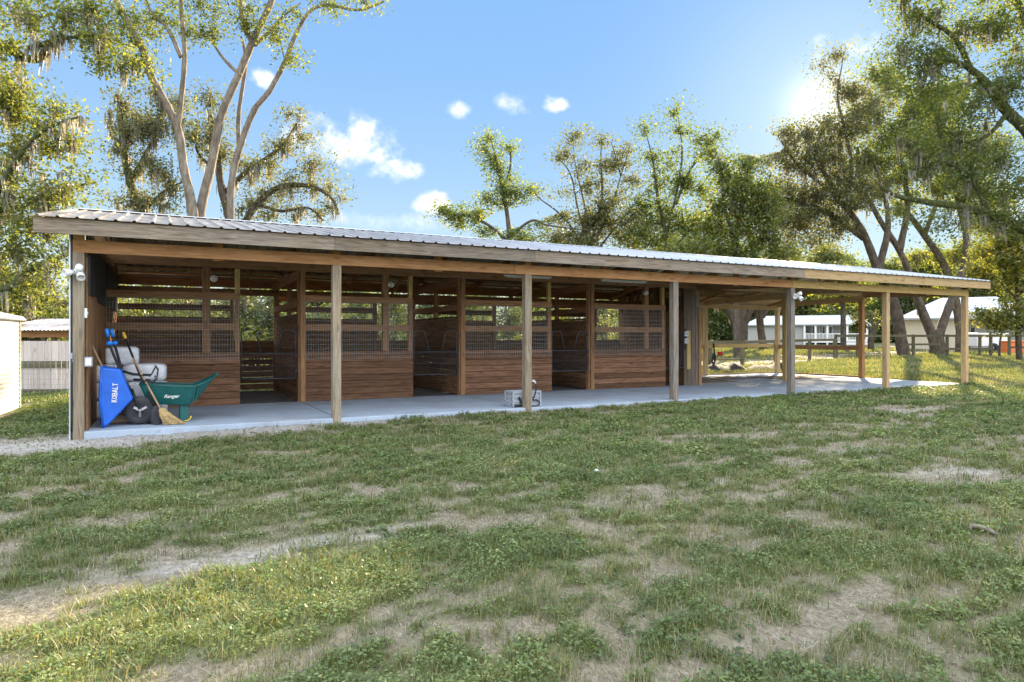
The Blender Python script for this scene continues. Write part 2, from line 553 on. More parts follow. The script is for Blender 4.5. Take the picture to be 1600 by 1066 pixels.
def track(x, y, pts, wd):
    """soft distance mask to a polyline"""
    best = np.full(np.shape(x), 9.0)
    for (x0, y0), (x1, y1) in zip(pts[:-1], pts[1:]):
        dx, dy = x1 - x0, y1 - y0
        t = np.clip(((x - x0) * dx + (y - y0) * dy) / (dx * dx + dy * dy), 0, 1)
        best = np.minimum(best, np.hypot(x - x0 - t * dx, y - y0 - t * dy))
    return np.exp(-(best / wd) ** 2)


TR1 = [(-3, -7.6), (.3, -6.95), (.9, -6.6), (1.87, -6.37), (3.4, -6.28)]
TR1B = [(4.1, -6.45), (5.0, -6.25), (7.3, -6.1), (9.5, -5.6)]
TR2 = [(-3, -5.6), (0, -5.25), (.83, -5.05), (2.5, -4.85)]


def lawn_masks(x, y):
    wx = x + .9 * (fbm(x * .9 + 5, y * 1.2) - .5)
    wy = y + .75 * (fbm(x * .9, y * 1.2 + 8) - .5)
    big = fbm(wx * .45 + 3, wy * 1.15 + 1)
    midn = fbm(wx * 2.3 + 11, wy * 4.0 + 4)
    fin = fbm(x * 6.5 + 2, y * 8.5 + 6, 3)
    g = .585 + .75 * (big - .5) + 1.35 * (midn - .5) + 1.0 * (fin - .5)
    tr = np.maximum(np.maximum(.95 * track(wx, wy, TR1, .27), .62 * track(wx, wy, TR1B, .26)), .8 * track(wx, wy, TR2, .22))
    for (px, py, r) in [(4.3, -6.75, .3), (4.9, -7.55, .3), (6.6, -8.4, .35), (6.9, -6.9, .3), (8.6, -7.2, .45), (9.5, -4.2, .4), (12.5, -4.6, .55), (14.5, -3.2, .5), (4.5, -9.0, .25), (7.4, -9.2, .3), (11.5, -6.2, .5)]:
        tr = np.maximum(tr, .7 * np.exp(-((wx - px) ** 2 / (2.6 * r) ** 2 + (wy - py) ** 2 / r ** 2)))
    g = g - .36 * tr * (.55 + .9 * midn)
    edge = np.exp(-((y + .08) / (.20 + .62 * sst(-x, -5.5, 0.5) + .25 * (fbm(x * 1.5, y * 1.5 + 40) - .5))) ** 2) * sst(-x, -20, -3) * (x > -1.5)
    sand = np.clip(1.15 * edge + .8 * sst(fbm(x * .8 + 31, y * 1.6 + 7), .56, .72) * tr, 0, 1)
    sand = np.maximum(sand, .35 * track(x, y, [(-3, -.9), (-.6, -.6), (1.2, -.35)], .4))
    g = g - .80 * edge - .22 * track(x, y, [(-3, -.9), (-.6, -.6), (1.2, -.35)], .45)
    return np.clip(g, 0, 1), sand


def axis(lo, f0, f1, hi, step, gr=1.16):
    a = list(np.arange(f0, f1, step))
    s, p = step, f1
    while p < hi:
        a.append(p)
        s *= gr
        p += s
    a.append(hi)
    s, p, b = step, f0, []
    while p > lo:
        s *= gr
        p -= s
        b.append(p)
    return np.array(b[::-1] + a)


def litter_strip(x, y):
    return track(x, y, [(22.0, 15.5), (28, 15.2), (40, 17.5), (52, 20), (70, 24)], 2.3) + .8 * track(x, y, [(18, 12.5), (24, 12.8), (31, 14.5)], 1.5)


gx = axis(-900, -6, 22, 1500, .11)
gy = axis(-300, -11, .6, 1500, .085)
GX, GY = np.meshgrid(gx, gy, indexing='ij')
G, S = lawn_masks(GX, GY)
DD = SS * (GX - CX) + CC * (GY - CY)
farm = sst(DD, 19, 26)
G = G * (1 - farm) + farm * np.clip(.5 + .9 * (fbm(GX * .12, GY * .12) - .35), 0, 1)
# leaf-litter strip under the trees by the fence
lit = litter_strip(GX, GY)
G = G - .55 * np.clip(lit, 0, 1) * (.6 + .8 * fbm(GX * .7, GY * .7))
G = np.clip(G, 0, 1)
GZ = gz(GX, GY) + .05 * (fbm(GX * 1.3, GY * 1.3) - .5) * (1 - farm * .5) + .022 * (fbm(GX * 6, GY * 6, 3) - .5)
GZ = GZ + .05 * (G - .5) * (1 - farm)
inside = (GX > -.02) & (GX < 22.1) & (GY > .04) & (GY < 7.0)
GZ = np.where(inside, np.minimum(GZ, -.14), GZ)
ni, nj = GX.shape
idx = np.arange(ni * nj).reshape(ni, nj)
fq = np.stack([idx[:-1, :-1], idx[1:, :-1], idx[1:, 1:], idx[:-1, 1:]], -1).reshape(-1, 4)
ground = soup('ground', np.stack([GX, GY, GZ], -1).reshape(-1, 3), fq, np.zeros(ni * nj), M['ground'])
for nm, A in (('green', G), ('sand', S)):
    ground.data.attributes.new(nm, 'FLOAT', 'POINT').data.foreach_set('value', A.astype('f').ravel())
ground.data.shade_smooth()
tag(ground, kind='structure')





# ------------------------------------------------------------------ pole barn
B = 3.658
YM, YB = 3.35, 6.85
XE = 6 * B
slab = MB()
slab.box(.02, 0.0, -.3, XE + .09, YM - .03, 0)
slab.box(4 * B + .12, YM - .03, -.3, XE + .09, YB + .12, -.001)
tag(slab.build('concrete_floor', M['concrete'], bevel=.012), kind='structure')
st = MB()
st.box(.05, YM - .028, -.3, 4 * B + .118, YB + .1, -.012)
tag(st.build('stall_floor', M['stallmat']), kind='structure')

barn = thing('horse_barn', 'long open fronted brown wooden horse barn with a corrugated metal roof and four stalls', 'barn')


def rz(y):
    return 3.0 + .19 * (y + .35) if y <= 3.6 else 3.7505 - .22 * (y - 3.6)


# posts
for k in range(7):
    mm = [M['weathered_post'], M['weathered_post'], M['weathered_post'], M['grey_post'], M['grey_post'], M['tan'], M['tan']][k]
    zb = float(gz(k * B, -.1)) - .15
    MB().box(k * B - .07, -.003, zb, k * B + .07, .137, 2.563).build('front_post', mm, barn, bevel=.006)
    MB().box(k * B - .065, .004, 2.745, k * B + .065, .13, 2.87).build('block', M['orange'] if k < 5 else M['brown'], barn)
for k in range(6):
    MB().box((k + .5) * B - .07, .041, 2.545, (k + .5) * B + .07, .079, 2.87).build('block', M['orange'] if k < 4 else M['tan'], barn)
for k in range(13):
    x = k * B / 2
    if k in (9, 11):
        continue
    mm = M['brown'] if k < 8 else M['yellow']
    if k >= 8:
        mm = M['grey_post'] if k == 8 else (M['yellow'] if k == 10 else M['orange'])
    MB().box(x - .07, YM - .07, -.05, x + .07, YM + .07, 2.748).build('middle_post', mm, barn, bevel=.005)
for k in range(7):
    x = k * B
    MB().box(x - .07, YB - .07, -.25, x + .07, YB + .07, 2.60).build('rear_post', M['brown'] if k < 5 else M['tan'], barn, bevel=.005)

# front beam in three lengths, fascia boards
for (a, b, mm) in ((-.07, 2 * B - .3, M['orange']), (2 * B - .3, 4 * B - .01, M['orange']), (4 * B - .01, XE + .07, M['yellow'])):
    MB().box(a + .002, -.006, 2.563, b - .002, .036, 2.745).build('front_beam', mm, barn, bevel=.004)
    MB().box(a + .002, .092, 2.60, b - .002, .13, 2.74).build('front_beam', M['brown'] if a < 14 else M['tan'], barn)
for (a, b, mm) in ((-.49, 3.55, M['weathered']), (3.55, 7.28, M['weathered']), (7.28, 4 * B + .02, M['weathered']), (4 * B + .02, XE + .60, M['tan'])):
    MB().box(a + .002, -.32, 2.772, b - .002, -.282, 2.985).build('fascia_board', mm, barn, bevel=.004)
MB().box(-.49, 7.245, 2.70, XE + .60, 7.283, 2.90).build('fascia_board', M['weathered'], barn)

# middle, rear and tie beams
for (a, b, mm) in ((-.07, 4 * B, M['brown']), (4 * B + .002, XE + .07, M['tan'])):
    MB().box(a, YM - .02, 2.75, b, YM + .02, 2.985).build('middle_beam', mm, barn)
    MB().box(a, YM - .115, 2.745, b, YM - .075, 2.93).build('middle_beam', mm, barn)
    MB().box(a, YB - .112, 2.405, b, YB - .073, 2.565).build('rear_beam', mm, barn)
    MB().box(a, YB - .06, 2.603, b, YB - .02, 2.80).build('rear_beam', M['redwood'] if a < 1 else mm, barn)
MB().box(-.05, 3.58, 3.40, XE + .07, 3.62, 3.66).build('ridge_beam', M['brown'], barn)
for k in range(13):
    x = k * B / 2 + .1
    mm = M['brown'] if k < 8 else M['tan']
    MB().beam((x, -.275, rz(-.275) - .155), (x, 3.578, rz(3.578) - .155), .04, .17).build('rafter', mm, barn)
    MB().beam((x, 3.622, rz(3.622) - .155), (x, 7.24, rz(7.24) - .155), .04, .17).build('rafter', mm, barn)
    MB().box(x - .16, 3.53, 2.99, x - .06, 3.575, 3.6).build('king_post', mm, barn)
for k in range(7):
    x = k * B - .095
    mm = M['brown'] if k < 4 else M['tan']
    MB().beam((x, YM - .15, 2.66), (x, YB + .07, 2.60), .04, .185).build('tie_beam', mm, barn)
    if k < 6:
        MB().beam((x + .06, 5.2, 2.70), (x + .06, 6.6, 2.98), .04, .09).build('brace', mm, barn)
        MB().beam((x + B - .55, YB - .15, 2.55), (x + B - .95, YM + .55, 3.05), .035, .09).build('brace', M['orange'], barn)

# purlins under the sheets
for y in (-.2, .5, 1.2, 1.9, 2.6, 3.3):
    MB().beam((-.46, y, rz(y) - .045), (XE + .5, y, rz(y) - .045), .09, .038, (0, -.19, 1)).build('purlin', M['brown'], barn)
for y in (4.0, 4.7, 5.4, 6.1, 6.8, 7.15):
    MB().beam((-.40, y, rz(y) - .045), (XE + .5, y, rz(y) - .045), .09, .038, (0, .22, 1)).build('purlin', M['brown'], barn)


def roof_sheet(name, y0, y1, xa0, xa1, xb):
    """ribbed steel sheet from y0 to y1; left edge runs from xa0 to xa1"""
    V, F = [], []
    xs = []
    x = -.55
    while x < xb - .2:
        for dx, dz in ((0, 0), (.085, 0), (.10, .021), (.128, .021), (.143, 0)):
            xs.append((x + dx, dz))
        x += .2286
    xs.append((xb, 0))
    rows = [0, .33, .66, 1]
    for t in rows:
        y = y0 + (y1 - y0) * t
        lim = xa0 + (xa1 - xa0) * t
        for (xx, dz) in xs:
            V.append((max(xx, lim), y, rz(y) + dz))
    n = len(xs)
    for r in range(3):
        F += [(r * n + i, r * n + i + 1, (r + 1) * n + i + 1, (r + 1) * n + i) for i in range(n - 1)]
    m = MB()
    m.add(V, F)
    o = m.build(name, M['roof'], barn)
    so = o.modifiers.new('thick', 'SOLIDIFY')
    so.thickness = .004
    so.offset = -1
    return o


roof = roof_sheet('roof_sheet', -.37, 3.6, -.55, -.32, XE + .66)
roof_sheet('roof_sheet', 3.6, 7.32, -.32, -.4, XE + .66)
cap = MB()
cap.add([(-.33, 3.42, rz(3.42) + .026), (XE + .66, 3.42, rz(3.42) + .026), (XE + .66, 3.6, 3.785), (-.33, 3.6, 3.785), (XE + .66, 3.78, rz(3.78) + .026), (-.33, 3.78, rz(3.78) + .026)],
        [(0, 1, 2, 3), (3, 2, 4, 5)])
cap.build('ridge_cap', M['houseroof'], barn)


def planks_x(mb, x0, x1, y0, y1, z0, z1, h=.138, gap=.008, joint=None):
    """horizontal planks stacked from z0 to z1"""
    z = z0
    while z < z1 - .03:
        zz = min(z + h, z1)
        j = random.uniform(-.002, .002)
        if x1 - x0 > 3 and random.random() < .5:
            xm = x0 + (x1 - x0) * random.uniform(.3, .7)
            mb.box(x0, y0 + j, z, xm - .002, y1 + j, zz - gap)
            mb.box(xm + .002, y0 + j, z, x1, y1 + j, zz - gap)
        else:
            mb.box(x0, y0 + j, z, x1, y1 + j, zz - gap)
        z += h


def planks_y(mb, y0, y1, x0, x1, z0, z1, h=.138, gap=.008):
    z = z0
    while z < z1 - .03:
        zz = min(z + h, z1)
        j = random.uniform(-.002, .002)
        mb.box(x0 + j, y0, z, x1 + j, y1, zz - gap)
        z += h


def boards_vert(mb, axis_, a0, a1, b0, b1, z0, z1, wd=.14, gap=.007):
    a = a0
    while a < a1 - .02:
        e = min(a + wd, a1)
        j = random.uniform(-.002, .002)
        if axis_ == 'x':
            mb.box(a, b0 + j, z0, e - gap, b1 + j, z1)
        else:
            mb.box(b0 + j, a, z0, b1 + j, e - gap, z1)
        a += wd


def wire_panel(name, x0, x1, z0, z1, y, dx, dz, parent, m, r=.0022):
    mb = MB()
    x = x0
    while x <= x1:
        mb.box(x - r, y - r, z0, x + r, y + r, z1)
        x += dx
    z = z0
    while z <= z1 + .001:
        mb.box(x0, y + r, z - r, x1, y + 3 * r, z + r)
        z += dz
    return mb.build(name, m, parent)


# stalls
for k in range(4):
    X0 = k * B + .075
    XP = k * B + 2.445                                   # end of the solid front
    XG = (k + 1) * B - .10
    if k == 3:
        XG = 4 * B - .52
    mb = MB()
    planks_x(mb, X0 if k else .12, XP, YM - .115, YM - .075, .005, 1.06, .138, .013)
    mb.box((X0 if k else .12) + .01, YM - .074, .01, XP - .095, YM - .070, 1.05)
    front = mb.build('stall_front', M['plank'], barn)
    # framing of the upper half
    rl = MB()
    rl.box(X0 if k else .12, YM - .068, 1.50, XP - .092, YM - .03, 1.635)
    rl.box(X0 if k else .12, YM - .112, 2.11, XP, YM - .073, 2.245)
    rl.box(X0 if k else .12, YM - .068, .92, XP - .092, YM - .03, 1.055)
    rl.build('rail', M['brown'], front)
    if k:
        MB().box(k * B - .03, YM - .118, 0, k * B + .072, YM - .0735, 2.745).build('trim_board', M['brown'], front)
    MB().box(XP - .09, YM - .07, 0, XP, YM + .02, 2.15).build('gate_post', M['brown'], front)
    MB().box(XP - .09, YM - .0715, 2.15, XP + .001, YM + .0215, 2.745).build('gate_post', M['yellow'], front)
    wire_panel('wire_mesh', (X0 if k else .12) + .01, XP - .02, .90, 2.13, YM - .125, .0508, .1016, front, M['wire'])
    # partition on the right of each stall
    if k < 3:
        mb = MB()
        planks_y(mb, YM + .07, YB - .08, (k + 1) * B - .06, (k + 1) * B - .02, .02, 1.87)
        part_ = mb.build('partition', M['darkplank'], barn)
        MB().box((k + 1) * B - .062, YM + .071, 2.0, (k + 1) * B - .02, YB - .08, 2.135).build('rail', M['brown'], part_)
        MB().box((k + 1) * B - .015, 5.0, 0, (k + 1) * B + .075, 5.09, 2.5).build('partition_post', M['brown'], part_)
    # back wall
    xb0, xw0, xw1, xb1 = k * B + .02, k * B + 2.55, (k + 1) * B - .08, (k + 1) * B - .02
    mb = MB()
    y0, y1 = YB + .075, YB + .11
    for (z0, z1) in ((.03, .17), (.19, .33), (.345, .485), (.50, .64), (.66, .80), (.815, .955), (.96, 1.10), (1.105, 1.235)):
        mb.box(xb0, y0, z0, xb1 + .03, y1, z1 + random.uniform(-.006, .006))
    for (z0, z1) in ((1.24, 1.37), (1.375, 1.51), (1.515, 1.65), (1.655, 1.86), (2.02, 2.165), (2.29, 2.42)):
        mb.box(xb0, y0, z0, xw0, y1, z1)
    bw = mb.build('back_wall', M['darkplank'], barn)
    MB().box(xw0 - .005, YB - .02, 1.0, xw0 + .085, YB + .073, 2.42).build('window_post', M['brown'], bw)
    MB().box(xw0 + .09, YB + .03, 1.237, xb1, YB + .125, 1.275).build('window_sill', M['brown'], bw)
    # yoke gate
    g0, g1, gy_ = XP + .03, XG - .03, YM - .06
    g = MB()
    r = .0135
    zb, zm, zt = .50, 1.02, 1.51
    wdt = g1 - g0
    g.tube([(g0, gy_, zb), (g1, gy_, zb)], r)
    g.tube([(g0, gy_, zm), (g1, gy_, zm)], r)

    def bow(xa, xc, xd):
        return [(xa, gy_, zb), (xa, gy_, zt - .07), (xa + (.02 if xc > xa else -.02), gy_, zt - .02), (xa + (.07 if xc > xa else -.07), gy_, zt),
                (xc + (-.05 if xc > xa else .05), gy_, zt), (xc, gy_, zt - .02), (xc + (.03 if xc > xa else -.03), gy_, zt - .08), (xd, gy_, zm)]
    g.tube(bow(g0, g0 + wdt * .24, g0 + wdt * .36), r)
    g.tube(bow(g1, g1 - wdt * .24, g1 - wdt * .36), r)
    gate = g.build('yoke_gate', M['gate'], barn, smooth=True)
    wire_panel('wire_mesh', g0 + .03, g1 - .03, zb, zm, gy_, .052, .26, gate, M['gate'], .0018)
    for z in (.62, .95, 1.4):
        MB().box(g1 - .005, gy_ - .03, z, g1 + .035, gy_ + .03, z + .07).build('hinge', M['black'], gate)

# left end wall: boards inside, steel outside
mb = MB()
boards_vert(mb, 'y', .14, YB + .07, .075, .10, -.02, 2.12)
lw = mb.build('end_wall', M['brown'], barn)
MB().box(-.095, .02, -.12, -.080, YB + .1, 2.93).build('steel_cladding', M['houseroof'], lw)
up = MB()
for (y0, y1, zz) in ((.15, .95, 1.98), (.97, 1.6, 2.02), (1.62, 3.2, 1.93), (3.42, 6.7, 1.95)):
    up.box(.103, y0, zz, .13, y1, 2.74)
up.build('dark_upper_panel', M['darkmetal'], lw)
MB().box(.076, .138, 2.122, .10, YB + .07, 2.90).build('gable_board', M['darkplank'], lw)
# black edge channel with a hanging conduit on the corner post
ch = MB()
ch.box(-.112, -.004, -.18, -.096, .06, 2.93)
ch.build('edge_channel', M['houseroof'], lw)
MB().box(-.0945, .0, -.1, -.0715, .05, 2.9).build('dark_channel', M['black'], lw)
MB().tube([(-.083, -.012, z) for z in (1.05, .8, .5, .2, .02)], .012).build('conduit', M['black'], lw, smooth=True)
MB().box(-.10, -.02, 1.0, -.0705, .02, 1.13).build('junction_box', M['crate'], lw)

M['jamb'] = wood('dark_weathered_jamb_board', (.20, .15, .105), (.085, .06, .042), .4, (.20, .17, .14), .5)
# right end wall of the stables and the post cluster in front of it
mb = MB()
boards_vert(mb, 'y', YM + .0715, YB + .07, 4 * B - .11, 4 * B - .075, -.02, 2.14)
ew = mb.build('end_wall', M['brown'], barn)
mb = MB()
boards_vert(mb, 'y', YM + .0715, YB + .07, 4 * B - .115, 4 * B - .08, 2.142, 2.9)
mb.build('gable_board', M['darkplank'], ew)
mb = MB()
boards_vert(mb, 'y', YM + .0715, YB + .07, 4 * B + .075, 4 * B + .11, -.02, 2.9)
mb.build('outer_board', M['tan'], ew)
mb = MB()
boards_vert(mb, 'x', 4 * B - .50, 4 * B - .072, YM - .06, YM - .02, 0, 2.745, .145)
mb.build('jamb_board', M['jamb'], ew)
MB().box(4 * B - .42, YM - .105, .46, 4 * B - .30, YM - .063, 1.55).build('pale_board', M['yellow'], ew)
MB().box(4 * B - .49, YM - .075, 1.0, 4 * B - .43, YM - .061, 1.6).build('cable_board', M['black'], ew)
MB().box(4 * B + .02, YM - .11, 0, 4 * B + .115, YM - .073, 2.2).build('corner_board', M['orange'], ew)

# rails of the open bays at the right end
MB().box(4 * B + .11, YB + .072, .99, XE + .07, YB + .11, 1.12).build('bay_rail', M['yellow'], barn)
MB().box(XE - .02, YM + .072, .93, XE + .02, YB - .072, 1.08).build('bay_rail', M['brown'], barn)
MB().beam((XE - .09, YM - .1, 2.78), (XE - .09, .14, 2.66), .04, .18).build('tie_beam', M['brown'], barn)
MB().beam((5 * B - .09, YM - .1, 2.78), (5 * B - .09, .14, 2.66), .04, .18).build('tie_beam', M['tan'], barn)
MB().beam((4 * B - .09, YM - .1, 2.78), (4 * B - .09, .14, 2.66), .04, .18).build('tie_beam', M['brown'], barn)
MB().box(4 * B + .13, YB + .13, -.02, XE + .02, YB + .17, .06).build('bay_sill', M['tan'], barn)
MB().box(XE + .10, YM + .1, -.05, XE + .14, YB + .17, .05).build('bay_sill', M['brown'], barn)

# ------------------------------------------------------------------ outbuildings, houses, fences


def frame(u, d, yaw=0.0):
    """origin on the ground at photo column u, distance d; axes to the right and away"""
    o = gpt(u, d)
    a = -YAW + yaw
    return o, Matrix.Translation(o) @ Matrix.Rotation(a, 4, 'Z')


def xform(o, mt):
    o.matrix_world = mt
    return o


# white metal shed at the left edge
def shed():
    dA = 15.6
    A = at(30, HOR, dA)
    Bp = at(0, HOR, 14.25)
    ey = (A - Bp)
    ey.z = 0
    ey.normalize()
    ang = math.atan2(-ey.x, ey.y)
    zb = -.34
    mt = Matrix.Translation((A.x, A.y, zb)) @ Matrix.Rotation(ang, 4, 'Z')
    t = thing('metal_shed', 'small cream metal shed with ribbed siding at the left edge of the yard', 'shed')
    t.matrix_world = mt
    V, F = [], []
    H = 2.12
    # ribbed siding: long wall x=0 from y=-4 to 0, end wall y=0 from x=-2.6 to 0
    n = 22
    prof = []
    for i in range(n):
        z = i * H / n
        prof += [(0, z), (.011, z + .03), (.011, z + .065), (0, z + .085)]
    prof.append((0, H))
    m = MB()
    V = []
    for (dx, z) in prof:
        V += [(dx, -4, z), (dx, 0, z)]
    m.add(V, [(2 * i, 2 * i + 1, 2 * i + 3, 2 * i + 2) for i in range(len(prof) - 1)])
    V = []
    for (dx, z) in prof:
        V += [(-.004, dx, z), (-2.6, dx, z)]
    m.add(V, [(2 * i, 2 * i + 1, 2 * i + 3, 2 * i + 2) for i in range(len(prof) - 1)])
    m.box(-2.6, -4, 0, -2.58, -.005, H)
    m.box(-2.58, -4.02, 0, -.005, -4.0, H)
    m.build('wall', M['shed'], t)
    MB().box(-.03, -.025, 0, .028, .03, H).build('corner_trim', M['yellowtrim'], t)
    r = MB()
    r.add([(.12, -4.1, H - .02), (.12, .12, H - .02), (.05, .12, H + .06), (.05, -4.1, H + .06), (-1.3, .12, H + .38), (-1.3, -4.1, H + .38), (-2.7, .12, H), (-2.7, -4.1, H)],
          [(0, 1, 2, 3), (3, 2, 4, 5), (5, 4, 6, 7)])
    ro = r.build('roof', M['houseroof'], t)
    s = ro.modifiers.new('t', 'SOLIDIFY')
    s.thickness = .03
    m = MB()
    m.add([(0, .004, H), (-2.6, .004, H), (-1.3, .004, H + .36)], [(0, 1, 2)])
    m.build('gable', M['shed'], t)


M['shed'] = plain('cream_painted_steel', (.64, .61, .54), .5, var=.08, scale=3)
M['yellowtrim'] = plain('yellowed_trim', (.62, .55, .36), .5)
shed()


def shelter():
    o, mt = frame(70, 20.0, .06)
    t = thing('animal_shelter', 'low pen shelter of pale boards with an orange beam and rusty corrugated roof', 'shelter')
    t.matrix_world = mt
    x0, x1 = -1.6, 1.5
    m = MB()
    boards_vert(m, 'x', x0, x1, 0, .03, .08, 1.55, .20, .006)
    m.build('board_wall', M['oldboard'], t)
    MB().box(x0, -.045, .76, x1, -.005, .95).build('rail', M['fence'], t)
    MB().box(x0, -.045, .0, x1, -.005, .12).build('rail', M['fence'], t)
    MB().box(x0, .35, 1.66, x1, .40, 1.86).build('beam', M['orange'], t)
    for x in (-1.5, 0, 1.4):
        MB().box(x - .05, .41, 0, x + .05, .5, 1.86).build('post', M['fence'], t)
        MB().box(x - .05, 2.4, 0, x + .05, 2.5, 2.15).build('post', M['fence'], t)
    V, F = [], []
    n = 60
    for i in range(n + 1):
        x = x0 - .15 + (x1 - x0 + .3) * i / n
        dz = .018 * math.cos(i * PI)
        V += [(x, .05, 1.87 + dz), (x, 2.8, 2.28 + dz)]
    for i in range(n):
        F.append((2 * i, 2 * i + 2, 2 * i + 3, 2 * i + 1))
    m = MB()
    m.add(V, F)
    m.build('roof', M['rustroof'], t)
    f = thing('wire_fence', 'square mesh wire fence in front of the pale pen boards', 'fence')
    f.matrix_world = frame(70, 18.9, .06)[1]
    wire_panel('wire_mesh', -1.5, 1.45, .02, 1.0, 0, .15, .15, f, M['wire'], .004)


def rust_roof():
    m, t = mat('rusty_corrugated_roof')
    oc = t.n('ShaderNodeTexCoord').outputs['Object']
    col = t.ramp(t.noise(oc, 1.4, 5.0, .7), [(.40, (.62, .64, .66)), (.55, (.55, .45, .38)), (.65, (.30, .17, .10))])
    finish(t, col, .5, None, metallic=.3)
    return m


M['rustroof'] = rust_roof()
shelter()


def house_left():
    ph = math.atan(450 / F_PX)
    o, mt = frame(1250, 85.0, -ph)
    t = thing('farmhouse', 'grey green farmhouse with white porch posts and pale metal roof beyond the fence', 'house')
    t.matrix_world = mt
    s = 85.0 / F_PX * math.cos(ph)
    X = lambda u: (u - 1250) * s
    H = 2.6
    MB().box(X(1166), 0, 0, X(1256), 6, H).build('wall', M['greysiding'], t)
    MB().box(X(1256) + .01, 2.2, 0, X(1320), 6, H).build('porch_wall', M['greysiding'], t)
    r = MB()
    r.add([(X(1160), -.5, H - .05), (X(1330), -.5, H - .05), (X(1330), 3, H + 1.15), (X(1186), 3, H + 1.15), (X(1160), 6.5, H - .05), (X(1330), 6.5, H - .05)],
          [(0, 1, 2, 3), (3, 2, 5, 4), (0, 3, 4)])
    ro = r.build('roof', M['houseroof'], t)
    so = ro.modifiers.new('t', 'SOLIDIFY')
    so.thickness = .16
    for u in (1257, 1274, 1292, 1322):
        MB().box(X(u) - .11, -.3, 0, X(u) + .11, -.08, H - .12).build('porch_post', M['white'], t)
    MB().box(X(1256), -.35, .25, X(1352), 2.2, .42).build('porch_floor', M['white'], t)
    rl = MB()
    rl.box(X(1256), -.24, 1.32, X(1352), -.16, 1.4)
    rl.box(X(1256), -.24, .55, X(1352), -.16, .6)
    x = X(1256)
    while x < X(1352):
        rl.box(x, -.22, .6, x + .06, -.18, 1.32)
        x += .16
    rl.build('railing', M['white'], t)
    MB().box(X(1261), 2.15, .5, X(1265.5), 2.195, 2.2).build('door', M['window'], t)
    for (a, b) in ((1270, 1275.5), (1278.5, 1280), (1286, 1289), (1296, 1300)):
        w_ = MB().box(X(a), 2.15, 1.35, X(b), 2.195, 2.25).build('window', M['window'], t)
        MB().box(X(a) - .1, 2.17, 1.25, X(b) + .1, 2.198, 2.35).build('window_frame', M['white'], w_)
    g = MB()
    g.add([(X(1326), -.6, H + .0), (X(1342), -.6, H + .85), (X(1358), -.6, H - .25), (X(1326), 4, H), (X(1342), 4, H + .85), (X(1358), 4, H - .25)], [(0, 1, 4, 3), (1, 2, 5, 4)])
    go = g.build('gazebo_roof', M['houseroof'], t)
    go.modifiers.new('t', 'SOLIDIFY').thickness = .12
    MB().box(X(1351) - .1, -.3, 0, X(1351) + .1, -.1, H - .1).build('porch_post', M['white'], t)
    la = MB()
    la.box(X(1318), -.35, 0, X(1352), -.30, .62)
    la.build('lattice_skirt', M['white'], t)


house_left()


def house_right():
    ph = math.atan(640 / F_PX)
    o, mt = frame(1480, 60.0, -ph)
    t = thing('cottage', 'beige building with a pale hipped metal roof behind the forked oak', 'house')
    t.matrix_world = mt
    s = 60.0 / F_PX * math.cos(ph)
    X = lambda u: (u - 1480) * s
    H = 2.85
    m = MB()
    boards_vert(m, 'x', X(1412), X(1506), 0, .04, 0, H, 1.2, .012)
    m.box(X(1412), .045, 0, X(1506), 9, H)
    m.build('wall', M['tansiding'], t)
    MB().box(X(1506) + .01, 1.2, 0, X(1600), 9, H).build('side_wall', M['greysiding'], t)
    r = MB()
    r.add([(X(1400), -.6, H), (X(1620), -.6, H), (X(1560), 4.5, H + 2.0), (X(1472), 4.5, H + 2.0), (X(1400), 9.6, H), (X(1620), 9.6, H)],
          [(0, 1, 2, 3), (3, 2, 5, 4), (0, 3, 4), (1, 5, 2)])
    ro = r.build('roof', M['houseroof'], t)
    ro.modifiers.new('t', 'SOLIDIFY').thickness = .16
    w_ = MB().box(X(1517), 1.14, .95, X(1523), 1.19, 2.2).build('window', M['window'], t)
    MB().box(X(1516), 1.16, .85, X(1524), 1.195, 2.3).build('window_frame', M['white'], w_)
    MB().box(X(1398), 1.4, 1.7, X(1411), 5, 1.9).build('side_porch_roof', M['houseroof'], t)
    for u in (1400, 1408):
        MB().box(X(u) - .1, 1.5, 0, X(u) + .1, 1.7, 1.7).build('porch_post', M['white'], t)


house_right()


def rail_fence(name, label, pts, posts, rails, ph, pm, z_of=None):
    """pts: ground points along the fence; posts: fractions"""
    t = thing(name, label, 'fence', None, pts[0])
    base = Vector(pts[0])

    def P(f):
        k = min(int(f), len(pts) - 2)
        a, b = Vector(pts[k]), Vector(pts[k + 1])
        return a + (b - a) * (f - k)
    for f in posts:
        p = P(f) - base
        MB().box(p.x - .07, p.y - .07, p.z - .2, p.x + .07, p.y + .07, p.z + ph).build('post', M[pm], t)
    for (f0, f1, z, h) in rails:
        q = MB()
        k0 = [f0] + [i for i in range(int(f0) + 1, int(math.ceil(f1)))] + [f1]
        for a, b in zip(k0[:-1], k0[1:]):
            pa, pb = P(a) - base, P(b) - base
            dirn = (pb - pa).normalized()
            off = Vector((dirn.y, -dirn.x, 0)) * .095
            q.beam(pa + off + Vector((0, 0, z)), pb + off + Vector((0, 0, z)), .04, h)
        q.build('rail', M[pm], t)
    return t


def cols(us, d):
    return [gpt(u, d if not callable(d) else d(u)) for u in us]


UA = [1306, 1340, 1384, 1427, 1467, 1480, 1504, 1531, 1548, 1577, 1640, 1700]
rail_fence('board_fence', 'weathered dark board fence along the yard before the beige building', cols(UA, 42.0), list(range(12)),
           [(0, 11, 1.33, .14), (2.5, 4, .80, .12), (4, 8, .52, .12), (9, 11, .62, .12)], 1.42, 'fence')
UB = [1060, 1110, 1160, 1212, 1265, 1304]
rail_fence('paddock_fence', 'dark paddock fence with mossy top rail seen through the open bays', [gpt(u, 31.0 + 10.6 * max(0, u - 1160) / 144) for u in UB], list(range(6)),
           [(0, 5, 1.10, .15), (0, 2, .32, .06)], 1.15, 'fence')
